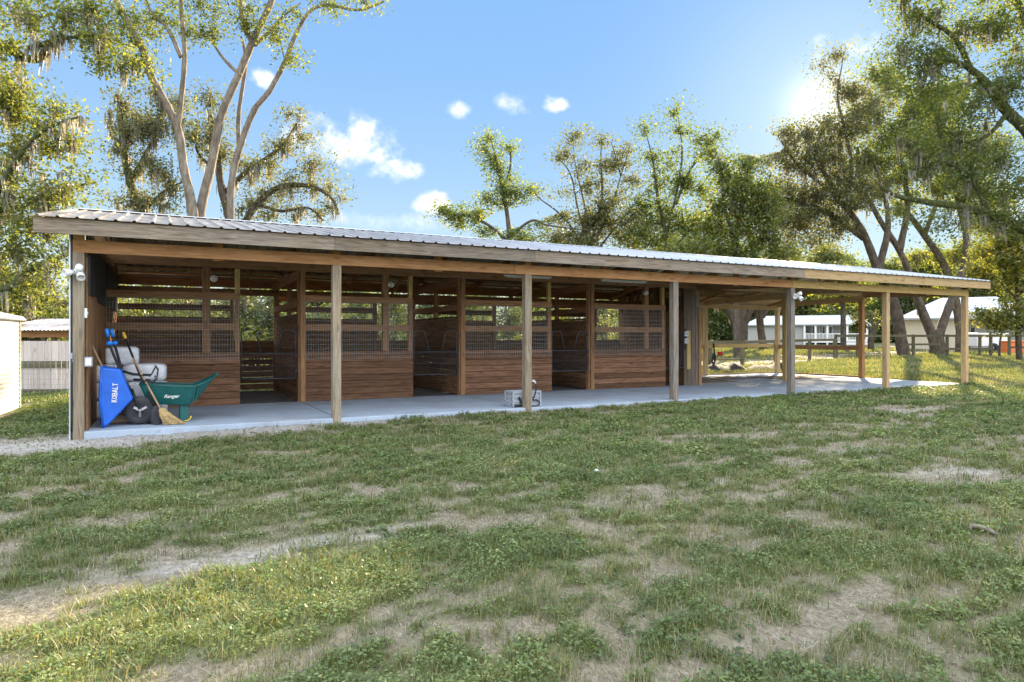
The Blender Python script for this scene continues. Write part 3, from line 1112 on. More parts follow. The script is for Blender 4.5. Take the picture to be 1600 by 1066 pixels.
# dug soil bank behind the open bays
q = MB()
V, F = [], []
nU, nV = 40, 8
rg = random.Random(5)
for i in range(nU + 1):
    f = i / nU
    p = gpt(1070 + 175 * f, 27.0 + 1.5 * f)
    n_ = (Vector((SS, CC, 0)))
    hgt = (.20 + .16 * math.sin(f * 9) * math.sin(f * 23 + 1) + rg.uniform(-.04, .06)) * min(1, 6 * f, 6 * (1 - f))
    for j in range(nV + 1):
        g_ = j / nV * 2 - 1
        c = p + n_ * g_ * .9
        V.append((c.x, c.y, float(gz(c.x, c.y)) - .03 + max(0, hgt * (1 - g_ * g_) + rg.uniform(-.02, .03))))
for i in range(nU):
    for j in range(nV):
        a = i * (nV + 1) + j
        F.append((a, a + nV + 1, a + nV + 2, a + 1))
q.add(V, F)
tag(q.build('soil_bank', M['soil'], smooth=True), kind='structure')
# orange box and white trailer at the far right
o, mt = frame(1592, 47.0)
t = thing('storage_box', 'orange box standing behind a tree trunk at the right edge', 'box')
t.matrix_world = mt
MB().box(-.65, 0, .08, .75, .9, .85).build('box_body', M['orangep'], t, bevel=.04)
MB().box(-.7, -.05, .855, .8, .95, .98).build('lid', M['orangep'], t, bevel=.03)
o, mt = frame(1549, 52.0)
t = thing('utility_trailer', 'white utility trailer parked by the far wall at the right', 'trailer')
t.matrix_world = mt
MB().box(-1.1, 0, .45, 1.4, 1.6, 1.5).build('trailer_body', M['white'], t, bevel=.06)
MB().lathe([(.12, -.1), (.34, -.1), (.36, 0), (.34, .1), (.12, .1)], (.1, -.12, .36), (0, 1, 0), 20).build('wheel', M['black'], t)
MB().beam((-1.1, .8, .4), (-2.2, .8, .4), .1, .1).build('tow_bar', M['black'], t)

# ------------------------------------------------------------------ lamps and small fittings
def flood(name, x, y, z, label, lean):
    t = thing(name, label, 'security light', 'white security lights on the front posts', (0, 0, 0))
    t.location = (x, y, z)
    MB().lathe([(0, -.03), (.055, -.03), (.06, 0), (.05, .02), (0, .022)], (0, 0, 0), (0, -1, 0), 16).build('base_plate', M['whiteplastic'], t, smooth=True)
    MB().lathe([(0, .0), (.03, .0), (.045, .05), (.05, .10), (.035, .112), (0, .112)], (.0, -.04, .035), (.3, -1, .15), 16).build('sensor', M['whiteplastic'], t, smooth=True)
    for (sx, ax) in ((-1, (-.9, -.55, -.25)), (.75, (.15, -.8, -.75))):
        MB().lathe([(0, 0), (.022, 0), (.028, .03), (.05, .07), (.056, .135), (.048, .135), (.042, .09), (0, .088)], (sx * .04, -.05, -.01), ax, 18).build('lamp_head', M['whiteplastic'], t, smooth=True)


flood('security_light', 0.0, -.03, 2.29, 'white twin head security light on the leftmost barn post', 0)
flood('security_light', 4 * B + .05, -.03, 2.37, 'white twin head security light on the post beside the open bays', 1)
for (x, z, lab) in ((1.955, 2.515, 'round frosted lamp on the post of the leftmost stall above the green cart'), (5.565, 2.53, 'round frosted lamp on the post of the second stall'),
                    (12.67, 2.56, 'round frosted lamp high on the post of the rightmost stall')):
    t = thing('round_lamp', lab, 'lamp', 'round lamps on the stall posts', (x, YM - .125, z))
    MB().lathe([(0, 0), (.05, 0), (.055, .025), (.045, .03)], (0, 0, 0), (0, -1, 0), 18).build('lamp_base', M['whiteplastic'], t, smooth=True)
    MB().lathe([(.046, .02), (.066, .045), (.070, .075), (.058, .105), (.03, .122), (0, .126)], (0, 0, 0), (0, -1, 0), 18).build('lamp_cover', M['lamp'], t, smooth=True)
for (x0, x1, lab) in ((7.8, 9.0, 'white tube light under the roof right of the centre post'), (10.4, 11.75, 'white tube light under the roof over the rightmost stall front')):
    t = thing('tube_light', lab, 'tube light', 'tube lights under the barn roof', ((x0 + x1) / 2, 2.0, 2.72))
    h = (x1 - x0) / 2
    MB().box(-h, -.03, 0, h, .03, .03).build('housing', M['white'], t)
    MB().tube([(-h + .04, 0, -.013), (h - .04, 0, -.013)], .012, 10).build('tube', M['lamp'], t, smooth=True)
    for s in (-1, 1):
        MB().tube([(s * h * .7, 0, .05), (s * h * .7, 0, .45)], .006, 6).build('hanger', M['steel'], t)
for (z, lab) in ((1.46, 'upper white electric box beside the pale board near the open bays'), (1.26, 'lower white electric box beside the pale board near the open bays')):
    t = thing('electric_box', lab, 'electric box', 'white boxes on the stable end', (4 * B - .455, YM - .10, z))
    MB().box(-.055, -.03, -.07, .055, .024, .07).build('box_body', M['whiteplastic'], t, bevel=.008)
    MB().box(-.04, -.037, -.05, .04, -.0305, .05).build('cover_plate', M['crate'], t, bevel=.003)
t = thing('electric_box', 'grey electric socket box on the inner side of the leftmost barn post', 'electric box', None, (.12, .04, 1.0))
MB().box(-.05, -.04, -.07, .05, .045, .07).build('box_body', M['crate'], t, bevel=.008)
MB().box(-.035, -.048, -.05, .035, -.041, .05).build('cover_plate', M['whiteplastic'], t)
t = thing('switch', 'small white switch on the inner side of the leftmost barn post', 'switch', None, (.085, .03, 1.70))
MB().box(-.0145, -.025, -.07, .02, .025, .07).build('plate', M['whiteplastic'], t, bevel=.004)
MB().box(.021, -.008, -.02, .03, .008, .02).build('toggle', M['whiteplastic'], t)


def text_mesh(name, body, size, m, parent, origin, ex, ey, depth=.003, shear=0.0, bold=0.0):
    cu = bpy.data.curves.new(name, 'FONT')
    cu.body = body
    cu.size = size
    cu.extrude = depth
    cu.shear = shear
    cu.offset = bold
    cu.align_x = 'CENTER'
    cu.align_y = 'CENTER'
    tmp = bpy.data.objects.new(name, cu)
    COL.objects.link(tmp)
    dg = bpy.context.evaluated_depsgraph_get()
    me = bpy.data.meshes.new_from_object(tmp.evaluated_get(dg))
    bpy.data.objects.remove(tmp)
    bpy.data.curves.remove(cu)
    ex, ey = Vector(ex).normalized(), Vector(ey).normalized()
    n = ex.cross(ey)
    mt = Matrix((ex, ey, n)).transposed().to_4x4()
    mt.translation = Vector(origin)
    me.transform(mt)
    me.materials.clear()
    me.materials.append(m)
    o = bpy.data.objects.new(name, me)
    COL.objects.link(o)
    o.parent = parent
    return o


def block_letters(name, word, h, m, parent, origin, ex, ey, st=.155, depth=.003):
    """bold block lettering from flat strokes (unit box 0.66 x 1), advancing along ex"""
    O_ = [(.1 + .23 + .23 * math.cos(a), .5 + .40 * math.sin(a)) for a in [2 * PI * i / 14 for i in range(15)]]
    B1 = [(.1, .9), (.34, .9), (.46, .82), (.48, .71), (.42, .58), (.32, .53), (.1, .53)]
    B2 = [(.1, .53), (.36, .53), (.5, .44), (.53, .31), (.48, .18), (.36, .1), (.1, .1)]
    G_ = {'K': [[(.1, 0), (.1, 1)], [(.54, 1.0), (.13, .45)], [(.24, .62), (.56, 0)]], 'O': [O_], 'B': [[(.1, 0.0), (.1, 1.0)], B1, B2],
          'A': [[(.04, 0), (.30, 1)], [(.30, 1), (.56, 0)], [(.13, .28), (.47, .28)]], 'L': [[(.1, 1), (.1, 0)], [(.1, .095), (.5, .095)]], 'T': [[(.30, 0), (.30, .9)], [(.0, .905), (.60, .905)]]}
    ex, ey = Vector(ex).normalized(), Vector(ey).normalized()
    n = ex.cross(ey)
    adv = {'K': .68, 'O': .68, 'B': .66, 'A': .68, 'L': .58, 'T': .64}
    W_ = sum(adv[c] for c in word)
    x0 = -W_ / 2
    mb = MB()
    o = Vector(origin)
    lift = 0
    for c in word:
        for pl in G_[c]:
            for (a, b) in zip(pl[:-1], pl[1:]):
                d = Vector((b[0] - a[0], b[1] - a[1], 0))
                if d.length < 1e-6:
                    continue
                d.normalize()
                e = .05 if len(pl) > 3 else 0
                p, q = Vector((a[0], a[1], 0)) - d * e, Vector((b[0], b[1], 0)) + d * e
                lift = (lift + 1) % 7
                w3 = lambda v, k: o + (ex * (x0 + v.x) + ey * (v.y - .5)) * h + n * (k + lift * .00012)
                sd = Vector((-d.y, d.x, 0)) * st / 2
                cs = [p - sd, q - sd, q + sd, p + sd]
                mb.add([w3(v, 0) for v in cs] + [w3(v, depth) for v in cs], MB.BF)
        x0 += adv[c]
    return mb.build(name, m, parent)


# blue wheelbarrow tipped up on the nose of its tray (x right, y away, z up, origin on the slab)
wb = thing('wheelbarrow', 'blue wheelbarrow tipped up on its nose with black frame against the left post', 'wheelbarrow', None, (.30, .60, 0))


def tray(rim, bot, yr, yb_, th=.012):
    """rim/bot: (x,z) pairs of the profile; yr, yb_: half widths"""
    m = MB()
    n = len(rim)
    V, F = [], []
    loops = []
    for (pr, yw, sgn) in ((rim, yr, -1), (bot, yb_, -1), (bot, yb_, 1), (rim, yr, 1)):
        loops.append([len(V) + i for i in range(n)])
        V += [(p[0], (sgn * (yw[i] if isinstance(yw, (list, tuple)) else yw)), p[1]) for i, p in enumerate(pr)]
    for a, b in zip(loops[:-1], loops[1:]):
        F += [(a[i], a[i + 1], b[i + 1], b[i]) for i in range(n - 1)]
    F.append((loops[0][0], loops[1][0], loops[2][0], loops[3][0]))
    F.append((loops[3][-1], loops[2][-1], loops[1][-1], loops[0][-1]))
    m.add(V, F)
    return m


rimp = [(-.035, .91), (-.055, .66), (-.06, .40), (-.02, .014)]
botp = [(.205, .875), (.285, .64), (.37, .42), (.05, .05)]
tb = tray(rimp, botp, [.296, .30, .301, .293], [.251, .235, .219, .28])
tr = tb.build('tray', M['blueplastic'], wb, bevel=.03)
so = tr.modifiers.new('thick', 'SOLIDIFY')
so.thickness = .012
for md in list(tr.modifiers):
    if md.type == 'BEVEL':
        md.segments = 3
rim = MB()
rl_ = [(p[0], -y, p[1]) for p, y in zip(rimp, [.296, .30, .301, .293])] + [(p[0], y, p[1]) for p, y in reversed(list(zip(rimp, [.296, .30, .301, .293])))]
rim.tube(rl_ + rl_[:1], .018, 8)
rim.build('tray_rim', M['blueplastic'], tr, smooth=True)
# side faces slope: lettering lies on the near side
a_, b_, c_ = Vector((-.055, -.30, .66)), Vector((.285, -.235, .64)), Vector((.37, -.219, .42))
nn = (b_ - a_).cross(c_ - a_).normalized()
if nn.y > 0:
    nn = -nn
ctr = Vector((.125, -.27, .525))
ctr = ctr - nn * ((ctr - a_).dot(nn)) + nn * .017
ex = Vector((.06, 0, 1))
ex = (ex - nn * ex.dot(nn)).normalized()
ey = nn.cross(ex)
block_letters('lettering', 'KOBALT', .074, M['whiteplastic'], tr, ctr, ex, ey)
for y in (-.13, .13):
    h = MB()
    h.tube([(.02 + (.05 if y > 0 else 0), y, 1.43), (.06 + (.05 if y > 0 else 0), y, 1.22), (.22, y * .9, .76), (.39, y * .75, .36)], .02, 10)
    hd = h.build('handle', M['black'], wb, smooth=True)
    MB().tube([(.012 + (.05 if y > 0 else 0), y, 1.48), (.032 + (.05 if y > 0 else 0), y, 1.36)], .026, 12).build('grip', M['bluegrip'], hd, smooth=True)
    MB().lathe([(0, -.03), (.035, -.025), (.052, 0), (.035, .03), (0, .035)], (.052 + (.05 if y > 0 else 0), y, 1.265), (.25, 0, -.96), 14).build('grip_guard', M['bluegrip'], hd, smooth=True)
for y in (-.2, .2):
    MB().tube([(.20, y * .6, .84), (.36, y, .78), (.60, y, .76), (.64, y, .84), (.67, y, .90), (.70, y, .84), (.68, y, .70), (.62, y, .64), (.58, y, .68), (.36, y * .7, .70)], .011, 8).build('leg', M['black'], wb, smooth=True)
MB().tube([(.66, -.2, .74), (.66, .2, .74)], .010, 8).build('leg_brace', M['black'], wb, smooth=True)
wh = MB()
wh.lathe([(.105, -.04), (.135, -.052), (.18, -.05), (.208, -.032), (.215, 0), (.208, .032), (.18, .05), (.135, .052), (.105, .04)], (.455, -.06, .226), (0, 1, 0), 40)
wheel = wh.build('tyre', M['rubber'], wb, smooth=True)
rm = MB()
rm.lathe([(.03, -.055), (.035, -.03), (.06, -.015), (.09, -.03), (.112, -.046), (.112, .046), (.09, .03), (.06, .015), (.035, .03), (.03, .055)], (.455, -.06, .226), (0, 1, 0), 24)
rm.build('wheel_rim', M['rubber'], wheel, smooth=True)
MB().lathe([(0, -.095), (.022, -.095), (.026, -.06), (.026, .06), (.022, .095), (0, .095)], (.455, -.06, .226), (0, 1, 0), 14).build('hub', M['steel'], wheel, smooth=True)
sp = MB()
for a in range(3):
    q = a * 2 * PI / 3 + .5
    sp.beam((.455 + .02 * math.cos(q), -.11, .226 + .02 * math.sin(q)), (.455 + .1 * math.cos(q), -.10, .226 + .1 * math.sin(q)), .035, .01, (0, 1, 0))
sp.build('spoke', M['steel'], wheel)
fk = MB()
for y in (-.085, .085):
    fk.tube([(.455, y - .06, .226), (.40, y - .03, .36), (.345, y, .55)], .012, 8)
fk.build('wheel_fork', M['black'], wb, smooth=True)

# green dump cart standing on its rear leg
gc = thing('garden_cart', 'dark green plastic garden cart with white script lettering and a stubby leg', 'garden cart', None, (1.27, .88, 0))
rimg = [(-.52, .625), (-.10, .585), (.24, .562), (.42, .635), (.565, .722)]
botg = [(-.40, .325), (-.10, .292), (.17, .268), (.36, .46), (.53, .675)]
gt = tray(rimg, botg, [.36, .38, .38, .30, .12], [.26, .28, .28, .22, .10]).build('tub', M['green'], gc, bevel=.02)
so = gt.modifiers.new('thick', 'SOLIDIFY')
so.thickness = .012
yy = [.36, .38, .38, .30, .12]
rr = [(p[0], -y, p[1]) for p, y in zip(rimg, yy)] + [(p[0], y, p[1]) for p, y in reversed(list(zip(rimg, yy)))]
MB().tube(rr + rr[:1], .017, 8).build('tub_rim', M['green'], gt, smooth=True)
ribs = MB()
for x in (.12, .17, .215):
    ribs.beam((x + .09, -.374, .55), (x + .05, -.30, .31 + (x - .12) * .3), .02, .02, (0, 1, 0))
ribs.build('rib', M['green'], gt)
MB().tube([(.55, -.09, .715), (.61, -.08, .75), (.625, 0, .752), (.61, .08, .75), (.55, .09, .715)], .018, 8).build('pull_handle', M['green'], gc, smooth=True)
for y in (-.24, .12):
    MB().box(.035, y, .012, .165, y + .12, .30).build('leg', M['green'], gc, bevel=.012)
MB().tube([(.09, -.245, .012), (.15, -.245, .018), (.19, -.245, .05), (.20, -.245, .09)], .011, 8).build('foot_strip', M['yellowp'], gc, smooth=True)
for y in (-.33, .33):
    MB().lathe([(0, -.035), (.04, -.035), (.1, -.03), (.125, -.02), (.13, 0), (.125, .02), (.1, .03), (0, .035)], (-.36, y, .133), (0, 1, 0), 28).build('wheel', M['black'], gc, smooth=True)
MB().tube([(-.36, -.36, .133), (-.36, .36, .133)], .01, 8).build('axle', M['steel'], gc)
na = (Vector((-.10, -.38, .585)) - Vector((-.10, -.28, .292)))
exg = Vector((1, 0, -.02)).normalized()
eyg = (na - exg * na.dot(exg)).normalized()
ng = exg.cross(eyg)
if ng.y > 0:
    ng = -ng
text_mesh('lettering', 'Ranger', .075, M['whiteplastic'], gt, Vector((-.085, -.328, .425)) + ng * .013, exg, eyg, .002, .35, .002)

# straw broom
br = thing('broom', 'straw broom with a pale wooden handle leaning on the wheelbarrow', 'broom', None, (1.10, .30, 0))
hd_, hp = Vector((-.05, .03, .22)), Vector((-.45, .40, 1.03))
MB().tube([hd_, hp], .0135, 10).build('handle', M['handle'], br, smooth=True)
bh = MB()
V, F = [], []
secs = [(-.055, .265, .026, .024), (-.045, .22, .048, .032), (.0, .14, .080, .042), (.055, .07, .10, .042), (.105, .006, .12, .034)]
for (cx_, z, hw, ht) in secs:
    for k in range(16):
        a = 2 * PI * k / 16
        V.append((cx_ + hw * math.cos(a) + .12 * max(0, math.cos(a)) * (.36 - z) / .36 * .6, .04 * (z / .36) + ht * math.sin(a), z + (.0 if z > .02 else .012 * (k % 3))))
for i in range(len(secs) - 1):
    F += [(i * 16 + k, i * 16 + (k + 1) % 16, (i + 1) * 16 + (k + 1) % 16, (i + 1) * 16 + k) for k in range(16)]
F.append(tuple((len(secs) - 1) * 16 + k for k in range(16)))
bh.add(V, F)
for k in range(90):
    q = random.uniform(-1, 1)
    bh.tube([(.0 + q * .07, random.uniform(-.04, .05), .14), (.105 + q * .13 + (.04 if q > 0 else 0), random.uniform(-.05, .05), random.uniform(.002, .02))], .0022, 4, False)
bh.build('straw_head', M['straw'], br)
MB().lathe([(.031, 0), (.036, .012), (.031, .024)], (-.052, .03, .235), (-.45, .4, 1), 12).build('binding', M['handle'], br)

# shovel with black shaft and yellow cap
sv = thing('shovel', 'black shafted shovel with a yellow cap leaning over the stacked bales', 'shovel', None, (.985, .42, 0))
MB().tube([(0, 0, .2), (-.25, .25, .80), (-.44, .48, 1.33)], .017, 10).build('shaft', M['black'], sv, smooth=True)
MB().tube([(-.44, .48, 1.33), (-.475, .52, 1.43)], .022, 10).build('cap', M['yellowp'], sv, smooth=True)
bl = MB()
V, F = [], []
for (z, hw, cu) in ((.30, .025, .0), (.24, .085, .02), (.12, .10, .03), (.03, .085, .03), (.005, .03, .02)):
    for k in range(5):
        q = (k - 2) / 2
        V.append((q * hw, -.03 * (1 - q * q) * 1 - .05 * (.3 - z), z))
for i in range(4):
    F += [(i * 5 + k, i * 5 + k + 1, (i + 1) * 5 + k + 1, (i + 1) * 5 + k) for k in range(4)]
bl.add(V, F)
bo = bl.build('blade', M['rubber'], sv, smooth=True)
so = bo.modifiers.new('t', 'SOLIDIFY')
so.thickness = .004
# rake handle on the left
rk = thing('rake', 'rake with a worn wooden handle leaning in the corner behind the blue wheelbarrow', 'rake', None, (.33, 1.02, 0))
MB().tube([(.15, .0, .05), (-.03, -.08, .70), (-.24, -.16, 1.24)], .016, 10).build('handle', M['handle'], rk, smooth=True)
hb = MB()
hb.box(-.15, .0, .05, .25, .03, .08)
for i in range(10):
    hb.box(-.145 + i * .042, .005, .0, -.135 + i * .042, .02, .05)
hb.build('rake_head', M['black'], rk)
# split logs under the wheelbarrow
for i, (x, y, r, L, a, lab) in enumerate(((.50, .86, .075, .34, .2, 'split log lying under the blue wheelbarrow tray'), (.72, 1.0, .065, .3, -.5, 'thin log lying behind the wheelbarrow tyre'))):
    q = MB()
    dx, dy = math.cos(a) * L / 2, math.sin(a) * L / 2
    q.tube([(-dx, -dy, 0), (0, 0, .004), (dx, dy, 0)], [r, r * 1.03, r * .95], 9)
    o = q.build('log', M['firewood'])
    o.location = (x, y, r)
    tag(o, lab, 'log', 'logs under the wheelbarrow')


def bale(x, y, z, sx, sy, sz, label, rot=0):
    n = 9
    m = MB()
    V, F = [], []
    rg = random.Random(int(x * 100 + z * 37))
    ids = {}

    def pt(a, b, c):
        key = (round(a, 3), round(b, 3), round(c, 3))
        if key not in ids:
            p = Vector((a, b, c))
            e = 8.0
            nr = (abs(a) ** e + abs(b) ** e + abs(c) ** e) ** (1 / e)
            p = p / nr
            wv = .022 * math.sin(9 * a + 4 * b + z * 9) + .018 * math.sin(14 * c + 7 * a + x * 5) + rg.uniform(-.02, .02)
            p *= 1 + wv
            p.z *= 1 - .06 * (a * a)
            ids[key] = len(V)
            V.append((p.x * sx / 2, p.y * sy / 2, p.z * sz / 2))
        return ids[key]
    for ax in range(3):
        for s in (-1, 1):
            for i in range(n):
                for j in range(n):
                    q = []
                    for (di, dj) in ((0, 0), (1, 0), (1, 1), (0, 1)):
                        u_, v_ = -1 + 2 * (i + di) / n, -1 + 2 * (j + dj) / n
                        c = [0, 0, 0]
                        c[ax] = s
                        c[(ax + 1) % 3], c[(ax + 2) % 3] = u_, v_
                        q.append(pt(*c))
                    F.append(tuple(q if s > 0 else reversed(q)))
    m.add(V, F)
    t = thing('shavings_bale', label, 'bale', 'plastic wrapped bales stacked behind the wheelbarrow', (x, y, z + sz / 2))
    t.rotation_euler = (0, 0, rot)
    m.build('wrap', M['bag'], t, smooth=True, subsurf=1)
    b = MB()
    for xx in (-.22, .22):
        b.box(xx * sx - .012, -sy / 2 * .985, -sz * .42, xx * sx + .012, -sy / 2 * .955 + .02, sz * .42)
    b.build('strap', M['crate'], t)


bale(.80, 1.90, .0, .66, .5, .31, 'grey white bale at the bottom right of the stack behind the wheelbarrow', .06)
bale(.80, 1.91, .31, .66, .5, .30, 'wrapped bale third from the top on the side next to the green cart', -.04)
bale(.79, 1.90, .60, .66, .5, .31, 'wrapped bale just under the top one on the side nearest the green cart', .05)
bale(.25, 1.88, .0, .40, .55, .31, 'narrow wrapped bale at the bottom left of the stack by the end wall')
bale(.26, 1.88, .31, .42, .55, .30, 'narrow wrapped bale in the middle of the pile by the end wall', -.03)
bale(.25, 1.88, .60, .41, .55, .30, 'narrow wrapped bale at the upper left of the pile behind the wheelbarrow rim', .03)
bale(.45, 1.88, .89, .50, .5, .31, 'single wrapped bale on top of the stack', .04)

# milk crate and hose at the centre post
cr = thing('plastic_crate', 'grey plastic crate standing behind the post with the hose tap', 'crate', None, (7.36, .32, 0))
m = MB()
sx, sy, sz = .30, .17, .30
for s in (-1, 1):
    for xx in (-sx, -.05, .05, sx):
        m.box(xx - .016, s * sy - .012, 0.012, xx + .016, s * sy + .012, sz)
    for z in (0.012, .10, .19, .275):
        m.box(-sx - .016, s * sy - .009, z, sx + .016, s * sy + .009, z + (.025 if z < .27 else .035))
    for yy_ in (-sy, 0, sy):
        m.box(s * sx - .012, yy_ - .014, 0.012, s * sx + .012, yy_ + .014, sz)
    for z in (0.012, .10, .19, .275):
        m.box(s * sx - .009, -sy, z, s * sx + .009, sy, z + (.025 if z < .27 else .035))
m.box(-sx, -sy, .004, sx, sy, .014)
m.box(-sx + .02, -sy + .014, .03, sx - .02, -sy + .018, .27)
m.build('crate_body', M['crate'], cr)
MB().beam((-.19, -.195, .20), (-.13, -.195, .075), .04, .014, (0, 1, 0)).build('latch', M['black'], cr)
MB().box(-.28, -.2, .005, -.10, -.185, .06).build('latch_base', M['black'], cr)
hs = thing('garden_hose', 'dark garden hose with a pale tap on the centre post curling behind the grey crate', 'hose', None, (2 * B, 0, 0))
MB().tube([(.071, .05, .50), (.11, .03, .505), (.15, .02, .50), (.165, .02, .455)], .014, 10).build('tap', M['whiteplastic'], hs, smooth=True)
MB().lathe([(0, 0), (.03, 0), (.03, .012), (0, .012)], (.12, .028, .52), (0, 0, 1), 10).build('tap_wheel', M['whiteplastic'], hs)
MB().tube([(.165, .02, .455), (.185, .03, .36), (.175, .05, .25), (.14, .08, .16), (.16, .10, .13), (.24, .12, .135), (.31, .12, .10), (.315, .12, .05), (.25, .12, .014), (.14, .13, .014), (.04, .22, .014), (.2, .42, .014)],
          .0125, 10).build('hose_line', M['hose'], hs, smooth=True)

# rubber mats, halter, bucket, litter, stick
for (x, y, sx, sy, rot, lab) in ((15.75, 4.3, 1.85, 1.2, .0, 'dusty brown rubber mat lying on the concrete beside the stable end'), (17.5, 5.2, 1.85, 1.3, .04, 'brown rubber mat in the middle of the open bay floor'),
                                 (20.1, 4.6, 2.6, 1.6, -.02, 'large brown rubber mat at the far end of the open bay floor')):
    o = MB().box(-sx / 2, -sy / 2, 0, sx / 2, sy / 2, .022).build('rubber_mat', M['mat'], bevel=.004)
    o.location = (x, y, .001)
    o.rotation_euler = (0, 0, rot)
    tag(o, lab, 'rubber mat', 'rubber mats on the open bay floor')
hl = thing('halter', 'black halter hanging from the rail of the open bay', 'halter', None, (18.75, YB + .05, .99))
MB().tube([(0, .095, .10), (0, .0, .145), (0, -.0, .0), (.02, 0, -.2), (-.02, 0, -.42)], .03, 8).build('strap', M['black'], hl, smooth=True)
MB().tube([(.0, 0, -.2), (.07, 0, -.3), (.05, 0, -.5), (-.02, 0, -.62), (-.08, 0, -.5), (-.06, 0, -.3), (.0, 0, -.22)], .035, 8).build('noseband', M['black'], hl, smooth=True)
p = gpt(1125, 42)
bk = thing('bucket', 'red bucket on the grass beyond the open bay rail', 'bucket', None, p)
MB().lathe([(0, .01), (.13, .01), (.17, .33), (.18, .34), (.165, .34), (.125, .02), (0, .02)], (0, 0, 0), (0, 0, 1), 24).build('pail', M['red'], bk, smooth=True)
MB().tube([(-.17, 0, .33), (-.1, 0, .43), (0, 0, .47), (.1, 0, .43), (.17, 0, .33)], .008, 6).build('bail', M['steel'], bk)
z = float(gz(5.215, -5.344))
o = MB().lathe([(0, 0), (.02, .0), (.03, .012), (.016, .026), (0, .03)], (0, 0, 0), (.3, .2, 1), 7).build('litter', M['whiteplastic'])
o.location = (5.215, -5.344, z + .012)
tag(o, 'small white scrap lying on the lawn in front of the barn', 'litter')
z = float(gz(6.42, -8.55))
q = MB()
q.tube([(-.02, .10, .05), (.0, .04, .05), (.02, -.04, .035), (-.01, -.10, .02), (-.05, -.16, .01)], [.028, .022, .026, .024, .012], 8)
q.tube([(.01, 0, .045), (.05, -.05, .03), (.10, -.10, .005)], [.018, .014, .008], 7)
q.tube([(-.02, .10, .05), (-.06, .12, .045), (-.10, .10, .02)], [.024, .018, .01], 7)
o = q.build('driftwood_stick', M['grey_post'], smooth=True)
o.location = (6.42, -8.55, z + .012)
o.scale = (.58, .58, .7)
o.rotation_euler = (0, 0, .35)
tag(o, 'bleached forked stick lying on the lawn at the right', 'stick')

# ------------------------------------------------------------------ trees
LEAFK = 1.7
LIT = [(.45, -7.4, 2.0, 1.15, .3), (-1.2, -8.0, 1.6, 1.1, .2), (18.6, -1.6, 2.4, .9, .1), (27, 1.5, 6, 1.5, .3), (-2.0, 9.2, 1.9, 2.3, 0), (33, 9, 5, 1.6, .3)]


def sun_open(P, rg):
    """keep-mask: leaves whose shadow would fall on the sunlit lawn patches are left out (gaps in the crown)"""
    k = (P[:, 2] + .12) / SUN.z
    gx_, gy_ = P[:, 0] - SUN.x * k, P[:, 1] - SUN.y * k
    keep = np.ones(len(P), bool)
    for (x, y, rx, ry, tl) in LIT:
        a, b = gx_ - x, gy_ - y - tl * (gx_ - x) * .6
        ins = (a / rx) ** 2 + (b / ry) ** 2 < 1
        keep &= ~(ins & (rg.random(len(P)) < .985))
    return keep


def catmull(pts, m=4):
    out = []
    n = len(pts)
    for i in range(n - 1):
        p0, p1, p2, p3 = pts[max(i - 1, 0)], pts[i], pts[i + 1], pts[min(i + 2, n - 1)]
        for k in range(m):
            t = k / m
            out.append(.5 * ((2 * p1) + (-p0 + p2) * t + (2 * p0 - 5 * p1 + 4 * p2 - p3) * t * t + (-p0 + 3 * p1 - 3 * p2 + p3) * t ** 3))
    out.append(pts[-1])
    return out


def leaf_quads(C, size, rg, flat=.35, elong=.5):
    n = len(C)
    nrm = rg.normal(size=(n, 3))
    nrm[:, 2] += flat * np.sign(nrm[:, 2])
    nrm /= np.linalg.norm(nrm, axis=1)[:, None]
    a = np.cross(nrm, rg.normal(size=(n, 3)))
    a /= np.linalg.norm(a, axis=1)[:, None] + 1e-9
    b = np.cross(nrm, a)
    s = (size * rg.uniform(.55, 1.35, n))[:, None]
    V = np.stack([C + a * s, C + b * s * elong + nrm * s * .12, C - a * s, C - b * s * elong + nrm * s * .12], 1).reshape(-1, 3)
    return V, np.arange(4 * n).reshape(-1, 4)


